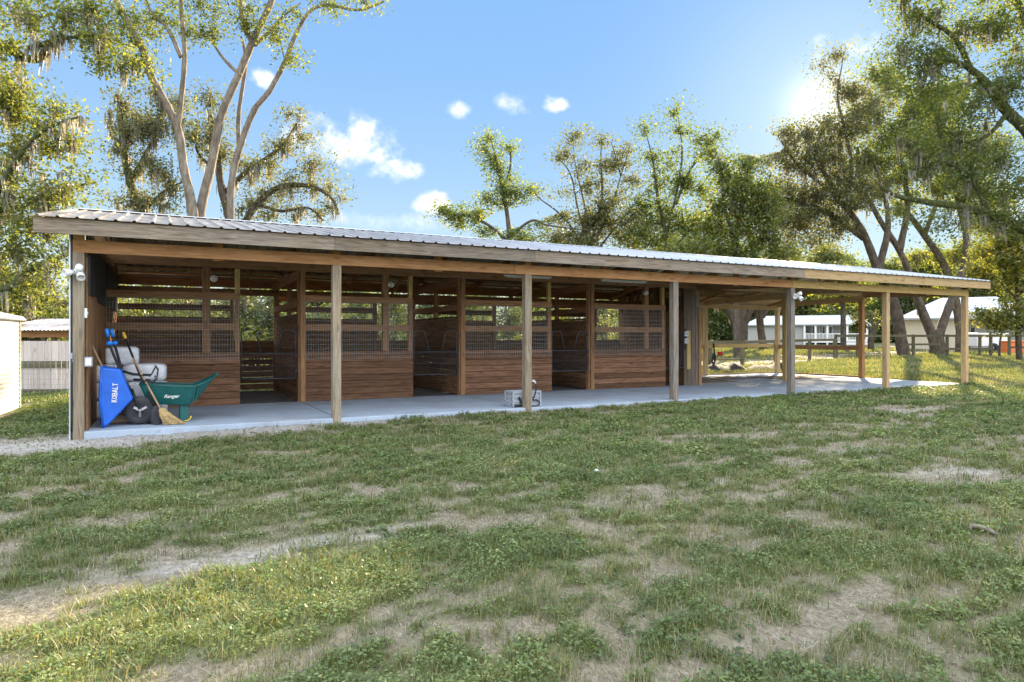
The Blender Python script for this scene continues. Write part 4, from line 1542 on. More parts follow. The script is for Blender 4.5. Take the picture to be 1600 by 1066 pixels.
def make_tree(name, label, cat, base, limbs, blobs, bark='bark', leaf='oakleaf', nl=90, ls=.13, sg=.42, seed=1, group=None, moss=0, tone=0.0, twig=1.0, ivy=None):
    rg = np.random.default_rng(seed)
    rr = random.Random(seed)
    root = thing(name, label, cat, group, base)
    bo = Vector(base)
    wood_ = MB()
    nodes = []
    for (pts, r0, r1) in limbs:
        pts = [Vector(p) - bo for p in pts]
        for i in range(1, len(pts) - 1):
            pts[i] = pts[i] + Vector((rr.uniform(-1, 1), rr.uniform(-1, 1), 0)) * r0 * .4
        pp = catmull(pts, 7)
        n = len(pp)
        R = [r0 + (r1 - r0) * (i / (n - 1)) for i in range(n)]
        for i in range(1, n - 1):
            R[i] *= 1 + rr.uniform(-.07, .07)
        wood_.tube(pp, R, 12 if r0 > .12 else 8, True, .10)
        for i in range(n):
            if i > n * .25 or len(limbs) > 3:
                nodes.append((pp[i], R[i]))
    NP = [tuple(p) for p, r in nodes]
    NR = [r for p, r in nodes]
    subs = []
    for (c, rx, rzz, ry, k) in blobs:
        c = Vector(c) - bo
        for _ in range(k):
            v = Vector((rr.gauss(0, 1), rr.gauss(0, 1), rr.gauss(0, 1))).normalized() * (rr.random() ** .42)
            p = c + Vector((CC, -SS, 0)) * v.x * rx + Vector((SS, CC, 0)) * v.y * ry + Vector((0, 0, 1)) * v.z * rzz
            subs.append(p)
    A = np.array(NP)
    if subs:
        sd = [float(np.min(np.linalg.norm(A - np.array(p), axis=1))) for p in subs]
        subs = [p for _, p in sorted(zip(sd, subs), key=lambda q: q[0])]
    if subs:
        ok_ = sun_open(np.array([tuple(p + bo) for p in subs]), rg)
        subs = [p for p, k_ in zip(subs, ok_) if k_]
    LC = []
    NPa = np.zeros((len(NP) + 4 * len(subs) + 8, 3))
    NPa[:len(NP)] = NP
    cnt = len(NP)
    for p in subs:
        q = np.array(p)
        dv = NPa[:cnt] - q
        dist = np.linalg.norm(dv, axis=1) + .35 * np.clip(dv[:, 2], 0, None)
        j = int(np.argmin(dist))
        p0 = Vector(NPa[j])
        L = (p - p0).length
        if L < .05:
            continue
        r = min(NR[j] * .7, .010 * twig + .013 * L * twig)
        mid = p0.lerp(p, .5) + Vector((rr.uniform(-.15, .15), rr.uniform(-.15, .15), rr.uniform(-.05, .22))) * L
        m1 = p0.lerp(mid, .55) + Vector((rr.uniform(-.06, .06), rr.uniform(-.06, .06), rr.uniform(-.06, .06))) * L
        m2 = mid.lerp(p, .5) + Vector((rr.uniform(-.06, .06), rr.uniform(-.06, .06), rr.uniform(-.06, .06))) * L
        pts = [p0, m1, mid, m2, p]
        wood_.tube(pts, [r, r * .85, r * .7, r * .55, r * .3], 5 if r > .03 else 4, False)
        for q_, f in ((m1, .85), (mid, .7), (m2, .55), (p, .35)):
            NPa[cnt] = q_
            NR.append(r * f)
            cnt += 1
        k = int(nl * LEAFK * rr.uniform(.5, 1.5))
        cen = np.array(p)
        s3 = np.array([sg, sg, sg * .62]) * rr.uniform(.75, 1.65)
        pos = cen + np.clip(rg.normal(size=(k, 3)), -1.55, 1.55) * s3
        al = rg.random(k) < .25
        tt = rg.random(k)[:, None]
        pos[al] = (np.array(mid) * (1 - tt) + cen * tt + rg.normal(size=(k, 3)) * sg * .3)[al]
        LC.append((pos, rr.uniform(-.16, .16)))
    if ivy:
        for (k, sp) in ivy:
            pass
    wood_.build('trunk', M[bark], root, smooth=True)
    if LC:
        P = np.concatenate([a for a, _ in LC])
        T = np.concatenate([np.full(len(a), b) for a, b in LC])
        keep = sun_open(P + np.array(bo), rg)
        P, T = P[keep], T[keep]
        V, Fq = leaf_quads(P, ls * .92, rg)
        rnd = np.clip(rg.normal(.42 + tone, .2, len(P)) + T, 0, 1)
        soup('crown', V, Fq, np.repeat(rnd, 4), M[leaf], root)
    if moss:
        src = NPa[:cnt]
        src = src[src[:, 2] > 1.5]
        pick = src[rg.integers(0, len(src), moss)]
        C, Lh = [], []
        for p in pick:
            k = rr.randint(6, 14)
            ln = rr.uniform(.35, 1.25)
            C.append(p + rg.normal(size=(k, 3)) * [.09, .09, .05])
            Lh.append(ln * rg.uniform(.4, 1, k))
        C, Lh = np.concatenate(C), np.concatenate(Lh)
        n = len(C)
        an = rg.uniform(0, PI, n)
        wv = np.stack([np.cos(an), np.sin(an), np.zeros(n)], 1) * rg.uniform(.015, .05, n)[:, None]
        dn = np.stack([rg.normal(0, .06, n), rg.normal(0, .06, n), -Lh], 1)
        V = np.stack([C - wv, C + wv, C + wv * .9 + dn * .55, C - wv * .7 + dn], 1).reshape(-1, 3)
        soup('moss', V, np.arange(4 * n).reshape(-1, 4), np.repeat(rg.random(n), 4), M['moss'], root)
    return root


def IM(d, *uv):
    """photo columns/rows (optional extra depth) at distance d to points"""
    return [at(q[0], q[1], d + (q[2] if len(q) > 2 else 0)) for q in uv]


def BL(d, lst, dens=1.0, deep=1.0):
    s = d / F_PX
    out = []
    for q in lst:
        u, v, ru, rv = q[:4]
        dz = q[4] if len(q) > 4 else 0
        vol = (ru * rv) * s * s
        out.append((at(u, v, d + dz), ru * s, rv * s, max(ru, rv) * s * .9 * deep, max(2, int(vol * 6.5 * dens + 1.5))))
    return out


# left: mossy live oak
d = 24.0
make_tree('live_oak', 'mossy live oak filling the left edge behind the cream shed', 'tree', gpt(-70, d), [
    (IM(d, (-70, 640), (-62, 470), (-45, 360), (-50, 250), (-40, 130), (0, 78, 1), (45, 92, 1), (78, 70, 0), (95, 55, 0)), .34, .08),
    (IM(d, (-45, 380), (0, 290, -1), (60, 212, -1), (125, 182, -1)), .12, .04),
    (IM(d, (-60, 470), (5, 452, -1), (48, 420, 0), (112, 396, 1)), .16, .05),
    (IM(d, (-58, 430), (20, 400, 2), (50, 445, 3), (70, 500, 3)), .12, .06),
    (IM(d, (-50, 330), (20, 330, 1), (80, 300, 2), (150, 285, 2)), .14, .04),
    (IM(d, (45, 75, 0), (100, 60, 0), (150, 55, 0), (170, 40)), .09, .03)],
    BL(d, [(0, 130, 50, 35), (25, 160, 45, 38), (95, 195, 55, 26), (130, 225, 35, 16), (30, 235, 55, 35), (105, 285, 50, 18), (25, 320, 55, 40), (90, 320, 40, 22), (60, 375, 55, 30), (20, 420, 45, 40),
           (90, 420, 35, 50), (25, 480, 45, 35), (90, 490, 35, 30), (-60, 250, 60, 120), (-80, 420, 60, 120), (40, 25, 40, 30), (100, 20, 30, 20), (125, 60, 40, 26), (175, 85, 40, 30), (205, 105, 22, 16), (-20, 50, 40, 40), (150, 20, 30, 20)], .95),
    'ivybark', 'yelleaf', 135, .082, .42, 3, moss=230, tone=.08)
# tall oak with many pale trunks behind the barn
d = 26.0
make_tree('tall_oak', 'tall oak with several bare pale trunks rising behind the barn roof', 'tree', gpt(325, d), [
    (IM(d, (318, 640), (312, 480), (304, 380), (298, 320), (290, 260), (276, 205), (258, 165), (236, 118), (222, 75), (205, 40), (180, -5), (150, -60)), .205, .095),
    (IM(d, (277, 203), (283, 150), (290, 90), (284, 45), (283, -10), (290, -70)), .105, .06),
    (IM(d, (283, 90), (262, 45), (238, 20), (226, -8)), .085, .04),
    (IM(d, (325, 640, .4), (316, 480, .4), (312, 345, .4), (330, 255, .4), (347, 180, .4), (372, 115, .4), (398, 60, .4), (420, 5, .4), (445, -60, .4)), .21, .10),
    (IM(d, (395, 68, .4), (380, 40, .4), (376, 0, .4), (374, -50, .4)), .10, .07),
    (IM(d, (376, 118, .4), (358, 100, .5), (345, 85, .6), (325, 60, .8), (300, 50, 1)), .08, .03),
    (IM(d, (335, 230, .9), (352, 170, 1.2), (378, 105, 1.2), (388, 80, 1)), .09, .06),
    (IM(d, (372, 640, .8), (368, 480, .8), (361, 340, .8), (364, 275, .8), (378, 215, .8), (400, 170, .8), (425, 140, .8), (445, 95, .8), (463, 55, .8), (480, 20, .8), (510, 8, .8), (560, 16, .8), (600, 2, .8)), .165, .04),
    (IM(d, (374, 240, 1.2), (374, 180, 1.2), (384, 100, 1.2), (378, 60, 1.4)), .09, .06),
    (IM(d, (398, 72, .5), (420, 50, .5), (445, 25, .6), (470, 5, .6)), .07, .03),
    (IM(d, (445, 95, .8), (437, 65, .8), (425, 50, .6)), .03, .015)],
    BL(d, [(222, 12, 34, 20), (255, 25, 40, 22), (300, 50, 30, 22), (330, 12, 34, 26), (392, 40, 18, 10), (425, 48, 26, 20), (450, 12, 30, 14), (190, 70, 40, 30), (215, 95, 22, 16), (330, 60, 22, 14),
           (520, 4, 26, 9), (575, 4, 26, 6), (280, -30, 70, 30), (420, -40, 80, 30), (180, 20, 40, 25), (246, 62, 22, 14), (460, 92, 8, 8), (385, 20, 20, 14)], .75),
    'palebark', 'yelleaf', 120, .068, .36, 5, tone=.0)
d = 36.0
make_tree('ivy_oak', 'slim moss hung oak with an ivy covered trunk behind the left end of the roof', 'tree', gpt(235, d), [
    (IM(d, (240, 600), (232, 400), (222, 335), (208, 300), (200, 255), (193, 200), (190, 160)), .3, .10),
    (IM(d, (205, 280), (235, 230), (250, 180), (258, 150)), .13, .05), (IM(d, (200, 250), (178, 205), (170, 170)), .08, .03),
    (IM(d, (222, 335), (255, 300), (285, 285)), .1, .04)],
    BL(d, [(200, 170, 34, 26), (245, 152, 34, 20), (215, 205, 34, 22), (245, 205, 30, 25), (250, 262, 30, 24), (200, 262, 22, 22), (222, 318, 20, 22), (268, 290, 26, 14), (285, 178, 24, 26), (190, 320, 20, 14), (262, 325, 20, 12), (195, 225, 22, 14)], .8),
    'ivybark', 'olive', 120, .09, .5, 7, moss=190, tone=.08)
d = 39.0
make_tree('spreading_oak', 'spreading oak with low reaching limbs behind the pale trunks', 'tree', gpt(375, d), [
    (IM(d, (380, 600), (376, 420), (365, 350), (350, 290), (335, 230), (330, 180)), .42, .08),
    (IM(d, (370, 370), (400, 318), (440, 292), (490, 292), (520, 312), (530, 335)), .24, .05),
    (IM(d, (355, 300), (385, 268), (420, 245), (445, 222), (465, 190)), .18, .04),
    (IM(d, (400, 318), (440, 330), (480, 325), (505, 345)), .12, .04), (IM(d, (345, 270), (310, 240), (305, 200)), .1, .04)],
    BL(d, [(462, 188, 18, 14), (440, 225, 28, 16), (475, 215, 14, 10), (495, 262, 26, 12), (520, 300, 20, 16), (470, 292, 40, 16), (425, 305, 34, 18), (440, 335, 40, 13), (355, 245, 30, 22), (330, 200, 28, 28), (330, 152, 24, 18), (392, 268, 30, 20), (500, 330, 22, 12), (385, 330, 30, 22), (300, 225, 24, 25), (420, 262, 22, 12)], .8),
    'bark', 'olive', 120, .09, .5, 9, moss=110, tone=.08)

# behind the middle of the roof
d = 44.0
make_tree('narrow_tree', 'narrow leaning tree with a tall dense column of leaves above the middle of the roof', 'tree', gpt(800, d), [
    (IM(d, (800, 590), (798, 400), (793, 340), (784, 290), (775, 245), (766, 215)), .22, .02), (IM(d, (785, 300), (798, 262), (797, 228)), .1, .04),
    (IM(d, (797, 380), (760, 350), (720, 335), (695, 345)), .12, .04), (IM(d, (796, 370), (830, 345), (855, 352), (900, 358)), .1, .04)],
    BL(d, [(764, 214, 10, 10), (758, 232, 9, 6), (776, 245, 16, 14), (797, 236, 8, 12), (784, 272, 20, 16), (790, 305, 26, 20), (795, 340, 28, 22), (800, 368, 40, 16), (818, 300, 16, 10), (732, 330, 24, 18), (706, 342, 16, 14), (750, 360, 34, 16), (760, 318, 14, 10), (690, 330, 7, 5), (845, 348, 12, 8)], 1.15),
    'bark', 'oakleaf', 105, .105, .48, 13, tone=.06)
d = 46.0
make_tree('vase_tree', 'thin vase shaped tree with sparse upright limbs behind the roof', 'tree', gpt(925, d), [
    (IM(d, (925, 590), (926, 430), (925, 375), (938, 310), (938, 250), (941, 202)), .20, .012), (IM(d, (926, 400), (905, 335), (893, 280), (880, 255), (866, 248)), .09, .015),
    (IM(d, (926, 390), (913, 320), (900, 260), (895, 212)), .08, .012), (IM(d, (926, 385), (953, 330), (970, 275), (985, 226)), .09, .012), (IM(d, (970, 275), (960, 240), (955, 222)), .05, .02),
    (IM(d, (924, 410), (890, 350), (868, 328), (845, 312), (832, 298)), .09, .02), (IM(d, (926, 400), (970, 345), (1000, 310), (1015, 290)), .08, .02)],
    BL(d, [(895, 212, 12, 8), (884, 242, 16, 9), (906, 262, 14, 12), (978, 234, 14, 10), (962, 256, 10, 12), (940, 218, 6, 8), (850, 314, 18, 11), (842, 300, 10, 6), (868, 345, 28, 14), (920, 345, 28, 18), (960, 358, 34, 18), (900, 380, 50, 14), (985, 292, 14, 18), (1000, 340, 24, 22), (915, 300, 12, 14), (880, 300, 8, 8), (940, 275, 9, 20), (925, 335, 30, 24), (955, 320, 20, 22), (880, 370, 40, 14), (980, 375, 30, 14), (975, 255, 8, 14)], 1.3),
    'bark', 'olive', 105, .10, .50, 15, tone=.05)
d = 45.0
make_tree('forked_tree', 'tall forked tree with the highest open top right of the middle of the roof', 'tree', gpt(1045, d), [
    (IM(d, (1046, 590), (1044, 430), (1040, 375), (1028, 310), (1018, 250), (1006, 196)), .24, .012), (IM(d, (1040, 370), (1056, 310), (1066, 250), (1062, 205), (1056, 165)), .11, .012),
    (IM(d, (1056, 320), (1076, 270), (1100, 238), (1122, 208)), .1, .03), (IM(d, (1044, 400), (1085, 350), (1110, 320)), .1, .03)],
    BL(d, [(1056, 172, 12, 10), (1068, 200, 14, 14), (1106, 220, 18, 10), (1085, 246, 14, 10), (1008, 198, 9, 14), (1016, 238, 14, 14), (1030, 278, 20, 18), (1062, 285, 24, 18), (1088, 300, 20, 16), (1045, 335, 34, 24), (1080, 350, 30, 20), (1010, 320, 18, 22), (1040, 380, 50, 20), (1120, 212, 9, 6), (1095, 365, 30, 24), (1000, 370, 30, 18), (1050, 255, 12, 20)], 1.35),
    'bark', 'oakleaf', 105, .105, .50, 17, tone=.05)
d = 41.0
make_tree('bushy_oak', 'dense yellowish oak left of the big oaks behind the roof', 'tree', gpt(1150, d), [
    (IM(d, (1152, 590), (1150, 400), (1155, 340), (1168, 280), (1172, 245)), .22, .03), (IM(d, (1150, 380), (1130, 320), (1128, 265), (1118, 235)), .13, .03), (IM(d, (1155, 340), (1190, 310), (1205, 270)), .1, .03)],
    BL(d, [(1135, 262, 20, 16), (1165, 255, 22, 20), (1132, 310, 28, 26), (1175, 305, 30, 30), (1150, 352, 38, 26), (1112, 345, 20, 24), (1190, 365, 28, 24), (1120, 388, 34, 16), (1160, 395, 40, 18), (1080, 395, 30, 12), (1195, 225, 8, 8), (1110, 240, 6, 6), (1215, 400, 34, 14), (1060, 400, 26, 8), (1150, 290, 30, 30), (1195, 330, 26, 30)], 1.5),
    'bark', 'oakleaf', 110, .11, .52, 19, moss=60, tone=.14)

# right: the big oaks
d = 44.0
make_tree('leaning_oak', 'oak leaning left with a thick dark trunk seen beside the last but one post', 'tree', gpt(1413, d), [
    (IM(d, (1416, 575), (1410, 535), (1393, 480), (1372, 425), (1346, 365), (1316, 312), (1290, 272), (1268, 235)), .44, .10),
    (IM(d, (1350, 372), (1300, 335), (1250, 315), (1205, 305)), .24, .05), (IM(d, (1372, 425), (1388, 355), (1380, 300), (1365, 250)), .24, .06),
    (IM(d, (1320, 318), (1330, 260), (1320, 200), (1310, 150), (1316, 100)), .16, .03), (IM(d, (1316, 312), (1250, 260), (1220, 220)), .14, .04)],
    BL(d, [(1228, 212, 26, 16), (1262, 205, 28, 15), (1296, 200, 30, 18), (1330, 195, 30, 25), (1212, 250, 28, 24), (1258, 250, 38, 28), (1310, 245, 38, 30), (1225, 300, 34, 26), (1275, 305, 38, 28), (1330, 290, 34, 28), (1250, 348, 44, 22), (1305, 352, 30, 16), (1208, 345, 22, 24), (1195, 300, 12, 14),
           (1350, 150, 26, 22), (1318, 150, 9, 10), (1280, 95, 14, 6), (1310, 88, 12, 6), (1300, 120, 8, 5), (1290, 330, 50, 26), (1255, 375, 50, 12), (1210, 390, 30, 10), (1350, 330, 22, 22), (1280, 225, 40, 20)], 1.2),
    'bark', 'olive', 120, .10, .60, 23, moss=170, tone=.18)
d = 46.0
make_tree('forked_oak', 'old oak with a wide V shaped fork before the beige building', 'tree', gpt(1462, d), [
    (IM(d, (1462, 580), (1462, 545), (1458, 515)), .55, .46),
    (IM(d, (1456, 522), (1440, 480), (1424, 440), (1405, 392), (1372, 340), (1345, 280), (1340, 230)), .34, .08),
    (IM(d, (1468, 522), (1484, 478), (1500, 440), (1508, 385), (1500, 320), (1480, 260), (1470, 200)), .31, .08),
    (IM(d, (1405, 392), (1420, 320), (1410, 250), (1390, 190)), .25, .06), (IM(d, (1500, 320), (1540, 270), (1560, 220)), .2, .05)],
    BL(d, [(1362, 235, 34, 30), (1402, 205, 34, 28), (1355, 180, 34, 24), (1420, 262, 34, 30), (1384, 300, 30, 22), (1462, 240, 34, 30), (1505, 280, 34, 30), (1450, 300, 34, 20), (1440, 180, 34, 28), (1480, 150, 34, 30), (1545, 230, 34, 30), (1400, 130, 26, 30), (1375, 115, 20, 22), (1430, 225, 40, 30), (1380, 265, 36, 26), (1530, 300, 40, 24)], 1.15),
    'bark', 'oakleaf', 115, .11, .55, 29, moss=170, tone=.12)
d = 50.0
make_tree('curved_oak', 'oak with a slim curved trunk beside the rightmost barn post', 'tree', gpt(1500, d), [
    (IM(d, (1498, 575), (1500, 520), (1494, 470), (1474, 415), (1445, 365), (1418, 330), (1395, 312)), .36, .13),
    (IM(d, (1445, 365), (1470, 300), (1490, 220)), .2, .06), (IM(d, (1530, 430, 3), (1545, 380, 3), (1550, 300, 3), (1540, 230, 3)), .2, .08)],
    BL(d, [(1400, 330, 34, 16), (1440, 395, 24, 18), (1480, 395, 30, 16), (1510, 395, 24, 22), (1545, 330, 34, 34), (1500, 220, 44, 34), (1450, 160, 30, 26), (1470, 440, 14, 16)], .9),
    'bark', 'yelleaf', 105, .115, .54, 31, moss=60, tone=.1)
d = 28.0
make_tree('great_oak', 'great live oak reaching a long mossy limb in from the right edge', 'tree', gpt(1730, d), [
    (IM(d, (1735, 640), (1720, 520), (1695, 450), (1680, 380), (1650, 290), (1605, 215), (1575, 175), (1540, 130), (1500, 100), (1460, 90)), .52, .06),
    (IM(d, (1700, 460), (1655, 400), (1600, 362), (1545, 335), (1490, 322), (1440, 316), (1400, 305), (1375, 290)), .29, .06),
    (IM(d, (1655, 300), (1660, 200), (1640, 100), (1600, 20), (1560, -40)), .3, .08), (IM(d, (1575, 175), (1545, 210), (1510, 222), (1485, 208)), .10, .04),
    (IM(d, (1545, 335), (1520, 280), (1480, 255), (1440, 260), (1420, 270)), .12, .05), (IM(d, (1520, 115), (1490, 60), (1450, 30), (1430, 10)), .12, .05), (IM(d, (1700, 420), (1780, 330), (1850, 250)), .3, .1)],
    BL(d, [(1415, 55, 22, 28), (1450, 30, 38, 30), (1520, 40, 44, 36), (1580, 60, 34, 44), (1480, 100, 38, 28), (1435, 105, 28, 22), (1410, 95, 16, 20), (1540, 140, 40, 28), (1590, 140, 26, 34), (1500, 185, 38, 24), (1560, 245, 36, 26), (1455, 195, 28, 20), (1590, 290, 32, 28), (1515, 268, 36, 22), (1560, 300, 34, 18),
           (1440, 262, 26, 14), (1430, 335, 30, 12), (1490, 350, 34, 14), (1550, 345, 34, 14), (1590, 345, 26, 16), (1680, 80, 60, 60), (1700, 220, 60, 60), (1650, -10, 60, 40), (1520, -30, 80, 26), (1420, -10, 36, 20), (1780, 300, 80, 70), (1850, 150, 80, 80), (1780, 20, 80, 60), (1500, 230, 40, 24), (1420, 230, 30, 20), (1460, 150, 36, 30)], 1.2),
    'ivybark', 'oakleaf', 125, .078, .50, 37, moss=260, tone=.03)
d = 36.0
make_tree('sunny_tree', 'bright yellow green young tree at the right edge behind the board fence', 'tree', gpt(1592, d), [
    (IM(d, (1594, 590), (1590, 520), (1592, 450), (1580, 390), (1570, 350)), .17, .04), (IM(d, (1592, 470), (1560, 440), (1540, 420)), .06, .02), (IM(d, (1592, 460), (1630, 420), (1650, 380)), .08, .03)],
    BL(d, [(1560, 395, 28, 24), (1590, 428, 24, 30), (1552, 450, 26, 26), (1580, 490, 24, 22), (1540, 490, 16, 16), (1532, 420, 16, 20), (1562, 355, 26, 18), (1530, 455, 12, 14), (1640, 420, 30, 50), (1610, 370, 26, 30), (1600, 510, 14, 10), (1535, 470, 20, 24), (1560, 510, 20, 14), (1590, 400, 30, 30)], 2.0),
    'bark', 'yelleaf', 95, .105, .32, 41, tone=.28)
d = 40.0
make_tree('sapling', 'small leaning sapling beside the board fence at the right', 'tree', gpt(1561, d), [(IM(d, (1561, 570), (1564, 530), (1572, 490), (1574, 465)), .08, .02)],
          BL(d, [(1572, 470, 10, 8), (1566, 490, 8, 7)], 2.0), 'bark', 'yelleaf', 60, .1, .3, 43, tone=.2)
d = 56.0
make_tree('yard_oak', 'stout oak forking low in the yard seen through the first open bay', 'tree', gpt(1157, d), [
    (IM(d, (1157, 575), (1157, 530), (1156, 505)), .62, .52), (IM(d, (1154, 512), (1138, 488), (1120, 470), (1098, 452), (1085, 430)), .36, .18), (IM(d, (1157, 508), (1160, 470), (1158, 430)), .38, .2), (IM(d, (1160, 512), (1172, 485), (1188, 462), (1198, 430)), .34, .18)],
    BL(d, [(1105, 450, 28, 14), (1080, 440, 24, 20), (1150, 438, 34, 14), (1195, 440, 24, 14)], .9), 'bark', 'yelleaf', 90, .15, .5, 47, moss=60, tone=.15)
d = 57.0
make_tree('dark_oak', 'dark trunked oak in front of the left end of the farmhouse', 'tree', gpt(1193, d), [
    (IM(d, (1195, 575), (1194, 545), (1190, 500), (1186, 470), (1190, 430)), .38, .22), (IM(d, (1190, 495), (1205, 470), (1212, 440)), .28, .12)],
    BL(d, [(1215, 440, 24, 14), (1240, 448, 20, 12)], .9), 'bark', 'oakleaf', 90, .15, .5, 49, tone=.0)
d = 62.0
make_tree('yard_pine', 'straight dark tree standing before the farmhouse porch', 'tree', gpt(1318, d), [(IM(d, (1318, 570), (1318, 520), (1319, 470), (1316, 420)), .27, .18)],
          BL(d, [(1300, 462, 18, 18), (1338, 452, 22, 24), (1312, 430, 24, 14), (1285, 450, 14, 12)], 1.0), 'bark', 'yelleaf', 90, .16, .5, 51, tone=.0)
d = 58.0
make_tree('orchard_tree', 'small round crowned bare limbed tree between the farmhouse and the beige building', 'tree', gpt(1362, d), [
    (IM(d, (1362, 560), (1362, 530), (1364, 515)), .28, .2), (IM(d, (1363, 520), (1352, 508), (1342, 498)), .12, .05), (IM(d, (1364, 518), (1372, 505), (1380, 495)), .12, .05), (IM(d, (1364, 515), (1362, 500), (1360, 488)), .1, .05)],
    BL(d, [(1345, 496, 12, 7), (1362, 490, 14, 7), (1380, 496, 12, 8)], 1.1), 'bark', 'olive', 40, .11, .4, 53, tone=.05)

# bushes and small trees right behind the stalls
BUSH = [(150, 27, 3.4, 'yelleaf', .15), (215, 25, 3.4, 'yelleaf', .2), (275, 29, 3.6, 'olive', .1), (335, 25, 3.3, 'yelleaf', .12), (400, 27, 4.2, 'bush', .1), (455, 29, 4.0, 'bush', .0), (505, 26, 3.4, 'yelleaf', .05),
        (560, 30, 3.8, 'bush', .1), (610, 27, 3.6, 'yelleaf', .18), (665, 31, 4.0, 'bush', .05), (720, 29, 3.7, 'yelleaf', .2), (775, 33, 4.2, 'bush', .08), (830, 34, 4.2, 'oakleaf', .1), (890, 35, 4.2, 'yelleaf', .15), (950, 36, 4.2, 'bush', .1)]
names = {'yelleaf': 'yellow green', 'olive': 'olive grey', 'bush': 'blue green', 'oakleaf': 'dark green'}
places = ['behind the left end wall of the barn', 'behind the slits of the leftmost stall', 'behind the lamp post of the leftmost stall', 'behind the right of the leftmost mesh panel', 'filling the back window of the leftmost stall',
          'behind the first partition', 'behind the slits of the second stall', 'behind the mesh of the second stall', 'filling the back window of the second stall', 'behind the gate of the second stall', 'behind the slits of the third stall', 'filling the back window of the third stall', 'behind the gate of the third stall', 'left of the rightmost stall window', 'filling the back window of the rightmost stall']
for i, (u, dd, hh, lf, tn) in enumerate(BUSH):
    g_ = gpt(u, dd)
    s = Vector((CC, -SS, 0))
    lm = []
    rgb = random.Random(i)
    for k in range(4):
        e = g_ + s * rgb.uniform(-1.1, 1.1) + Vector((0, rgb.uniform(-.5, .5), hh * rgb.uniform(.5, .85)))
        lm.append(([g_ + s * (k - 1.5) * .1 - Vector((0, 0, .15)), g_.lerp(e, .5) + s * rgb.uniform(-.2, .2), e], .07, .02))
    bl_ = [(g_ + Vector((0, 0, hh * .55)) + s * rgb.uniform(-.2, .2), 1.25, hh * .45, 1.0, 20), (g_ + s * .7 + Vector((0, 0, hh * .35)), .8, hh * .3, .8, 8), (g_ - s * .7 + Vector((0, 0, hh * .35)), .8, hh * .3, .8, 8)]
    make_tree('bush', names[lf] + ' bush ' + places[i], 'bush', g_, lm, bl_, 'bark', lf, 75, .085, .34, 60 + i, 'bushes behind the barn', tone=tn)

# far trees beyond the yard: three kinds, copied
protos = []
for i, (lf, nm, lab) in enumerate((('oakleaf', 'far_oak', 'distant dark green tree of the wood line beyond the yard'), ('yelleaf', 'far_oak', 'distant sunlit yellow green tree of the wood line beyond the yard'), ('olive', 'far_oak', 'distant olive grey tree of the wood line beyond the yard'))):
    u = (1120, 1225, 1290)[i]
    g_ = gpt(u, 100)
    s = Vector((CC, -SS, 0))
    up_ = Vector((0, 0, 1))
    lm = [([g_ - up_ * .4, g_ + up_ * 3 + s * .3, g_ + up_ * 7, g_ + up_ * 13.5 - s * .4], .35, .08), ([g_ + up_ * 2.5, g_ + up_ * 5 + s * 2, g_ + up_ * 7.5 + s * 3], .18, .05), ([g_ + up_ * 3, g_ + up_ * 6 - s * 2.2, g_ + up_ * 8 - s * 3], .18, .05)]
    bl_ = [(g_ + up_ * 5.5, 3.6, 2.8, 3.2, 34), (g_ + up_ * 9.5 + s * .6, 3.4, 2.8, 3.0, 30), (g_ + up_ * 12.5, 2.4, 1.8, 2.0, 14), (g_ + up_ * 1.6, 3.2, 1.4, 2.6, 18), (g_ + up_ * 3 - s * 1.6, 2.6, 2.0, 2.2, 16), (g_ + up_ * 3 + s * 2, 2.6, 2.0, 2.2, 16), (g_ + up_ * 7.5 - s * 2.2, 2.2, 2, 2, 14)]
    protos.append((make_tree(nm, lab, 'tree', g_, lm, bl_, 'bark', lf, 85, .22, .75, 90 + i, 'far trees of the wood line', tone=.08), lab))
rgb = random.Random(12)
spots = [(1020 + 24 * k + rgb.uniform(-9, 9), rgb.uniform(98, 130)) for k in range(30)] + [(-60 + 62 * k + rgb.uniform(-15, 15), rgb.uniform(58, 82)) for k in range(18)]
for k, (u, dd) in enumerate(spots):
    src, lab = protos[(k * 2 + k // 3) % 3]
    o = src.copy()
    COL.objects.link(o)
    o.location = gpt(u, dd)
    sc_ = rgb.uniform(.85, 1.15) * (.8 if k >= 30 else 1)
    if k >= 30:
        sc_ *= min(1, .55 + .0 * dd) if 10 < k - 30 < 15 else .72
    o.scale = (sc_ * 1.1, sc_ * 1.1, sc_)
    o.rotation_euler = (0, 0, rgb.uniform(0, 6.28))
    for ch in src.children:
        c = ch.copy()
        COL.objects.link(c)
        c.parent = o

# ------------------------------------------------------------------ low weeds, grass blades and dry stems of the lawn


def lawn_points(n, dmin, dmax, power, rg):
    """random ground points round the camera, thinning out with distance"""
    a = rg.uniform(-.80, .80, n) + YAW
    dmin, dmax = dmin + 2.6, dmax + 2.6
    u = rg.random(n)
    e = 2 - power
    d = (dmin ** e + u * (dmax ** e - dmin ** e)) ** (1 / e)
    x, y = CX - 3 * SS + d * np.sin(a), CY - 3 * CC + d * np.cos(a)
    d = np.maximum(np.hypot(x - CX, y - CY), 1.5)
    ok = ~((x > -.12) & (x < XE + .2) & (y > -.01) & (y < YB + .2)) & ~((x < -1.7) & (y > 3) & (y < 9))
    return x[ok], y[ok], d[ok]


def bumpz(x, y, g):
    return gz(x, y) + .05 * (fbm(x * 1.3, y * 1.3) - .5) + .022 * (fbm(x * 6, y * 6, 3) - .5) + .05 * (g - .5)


rg = np.random.default_rng(77)
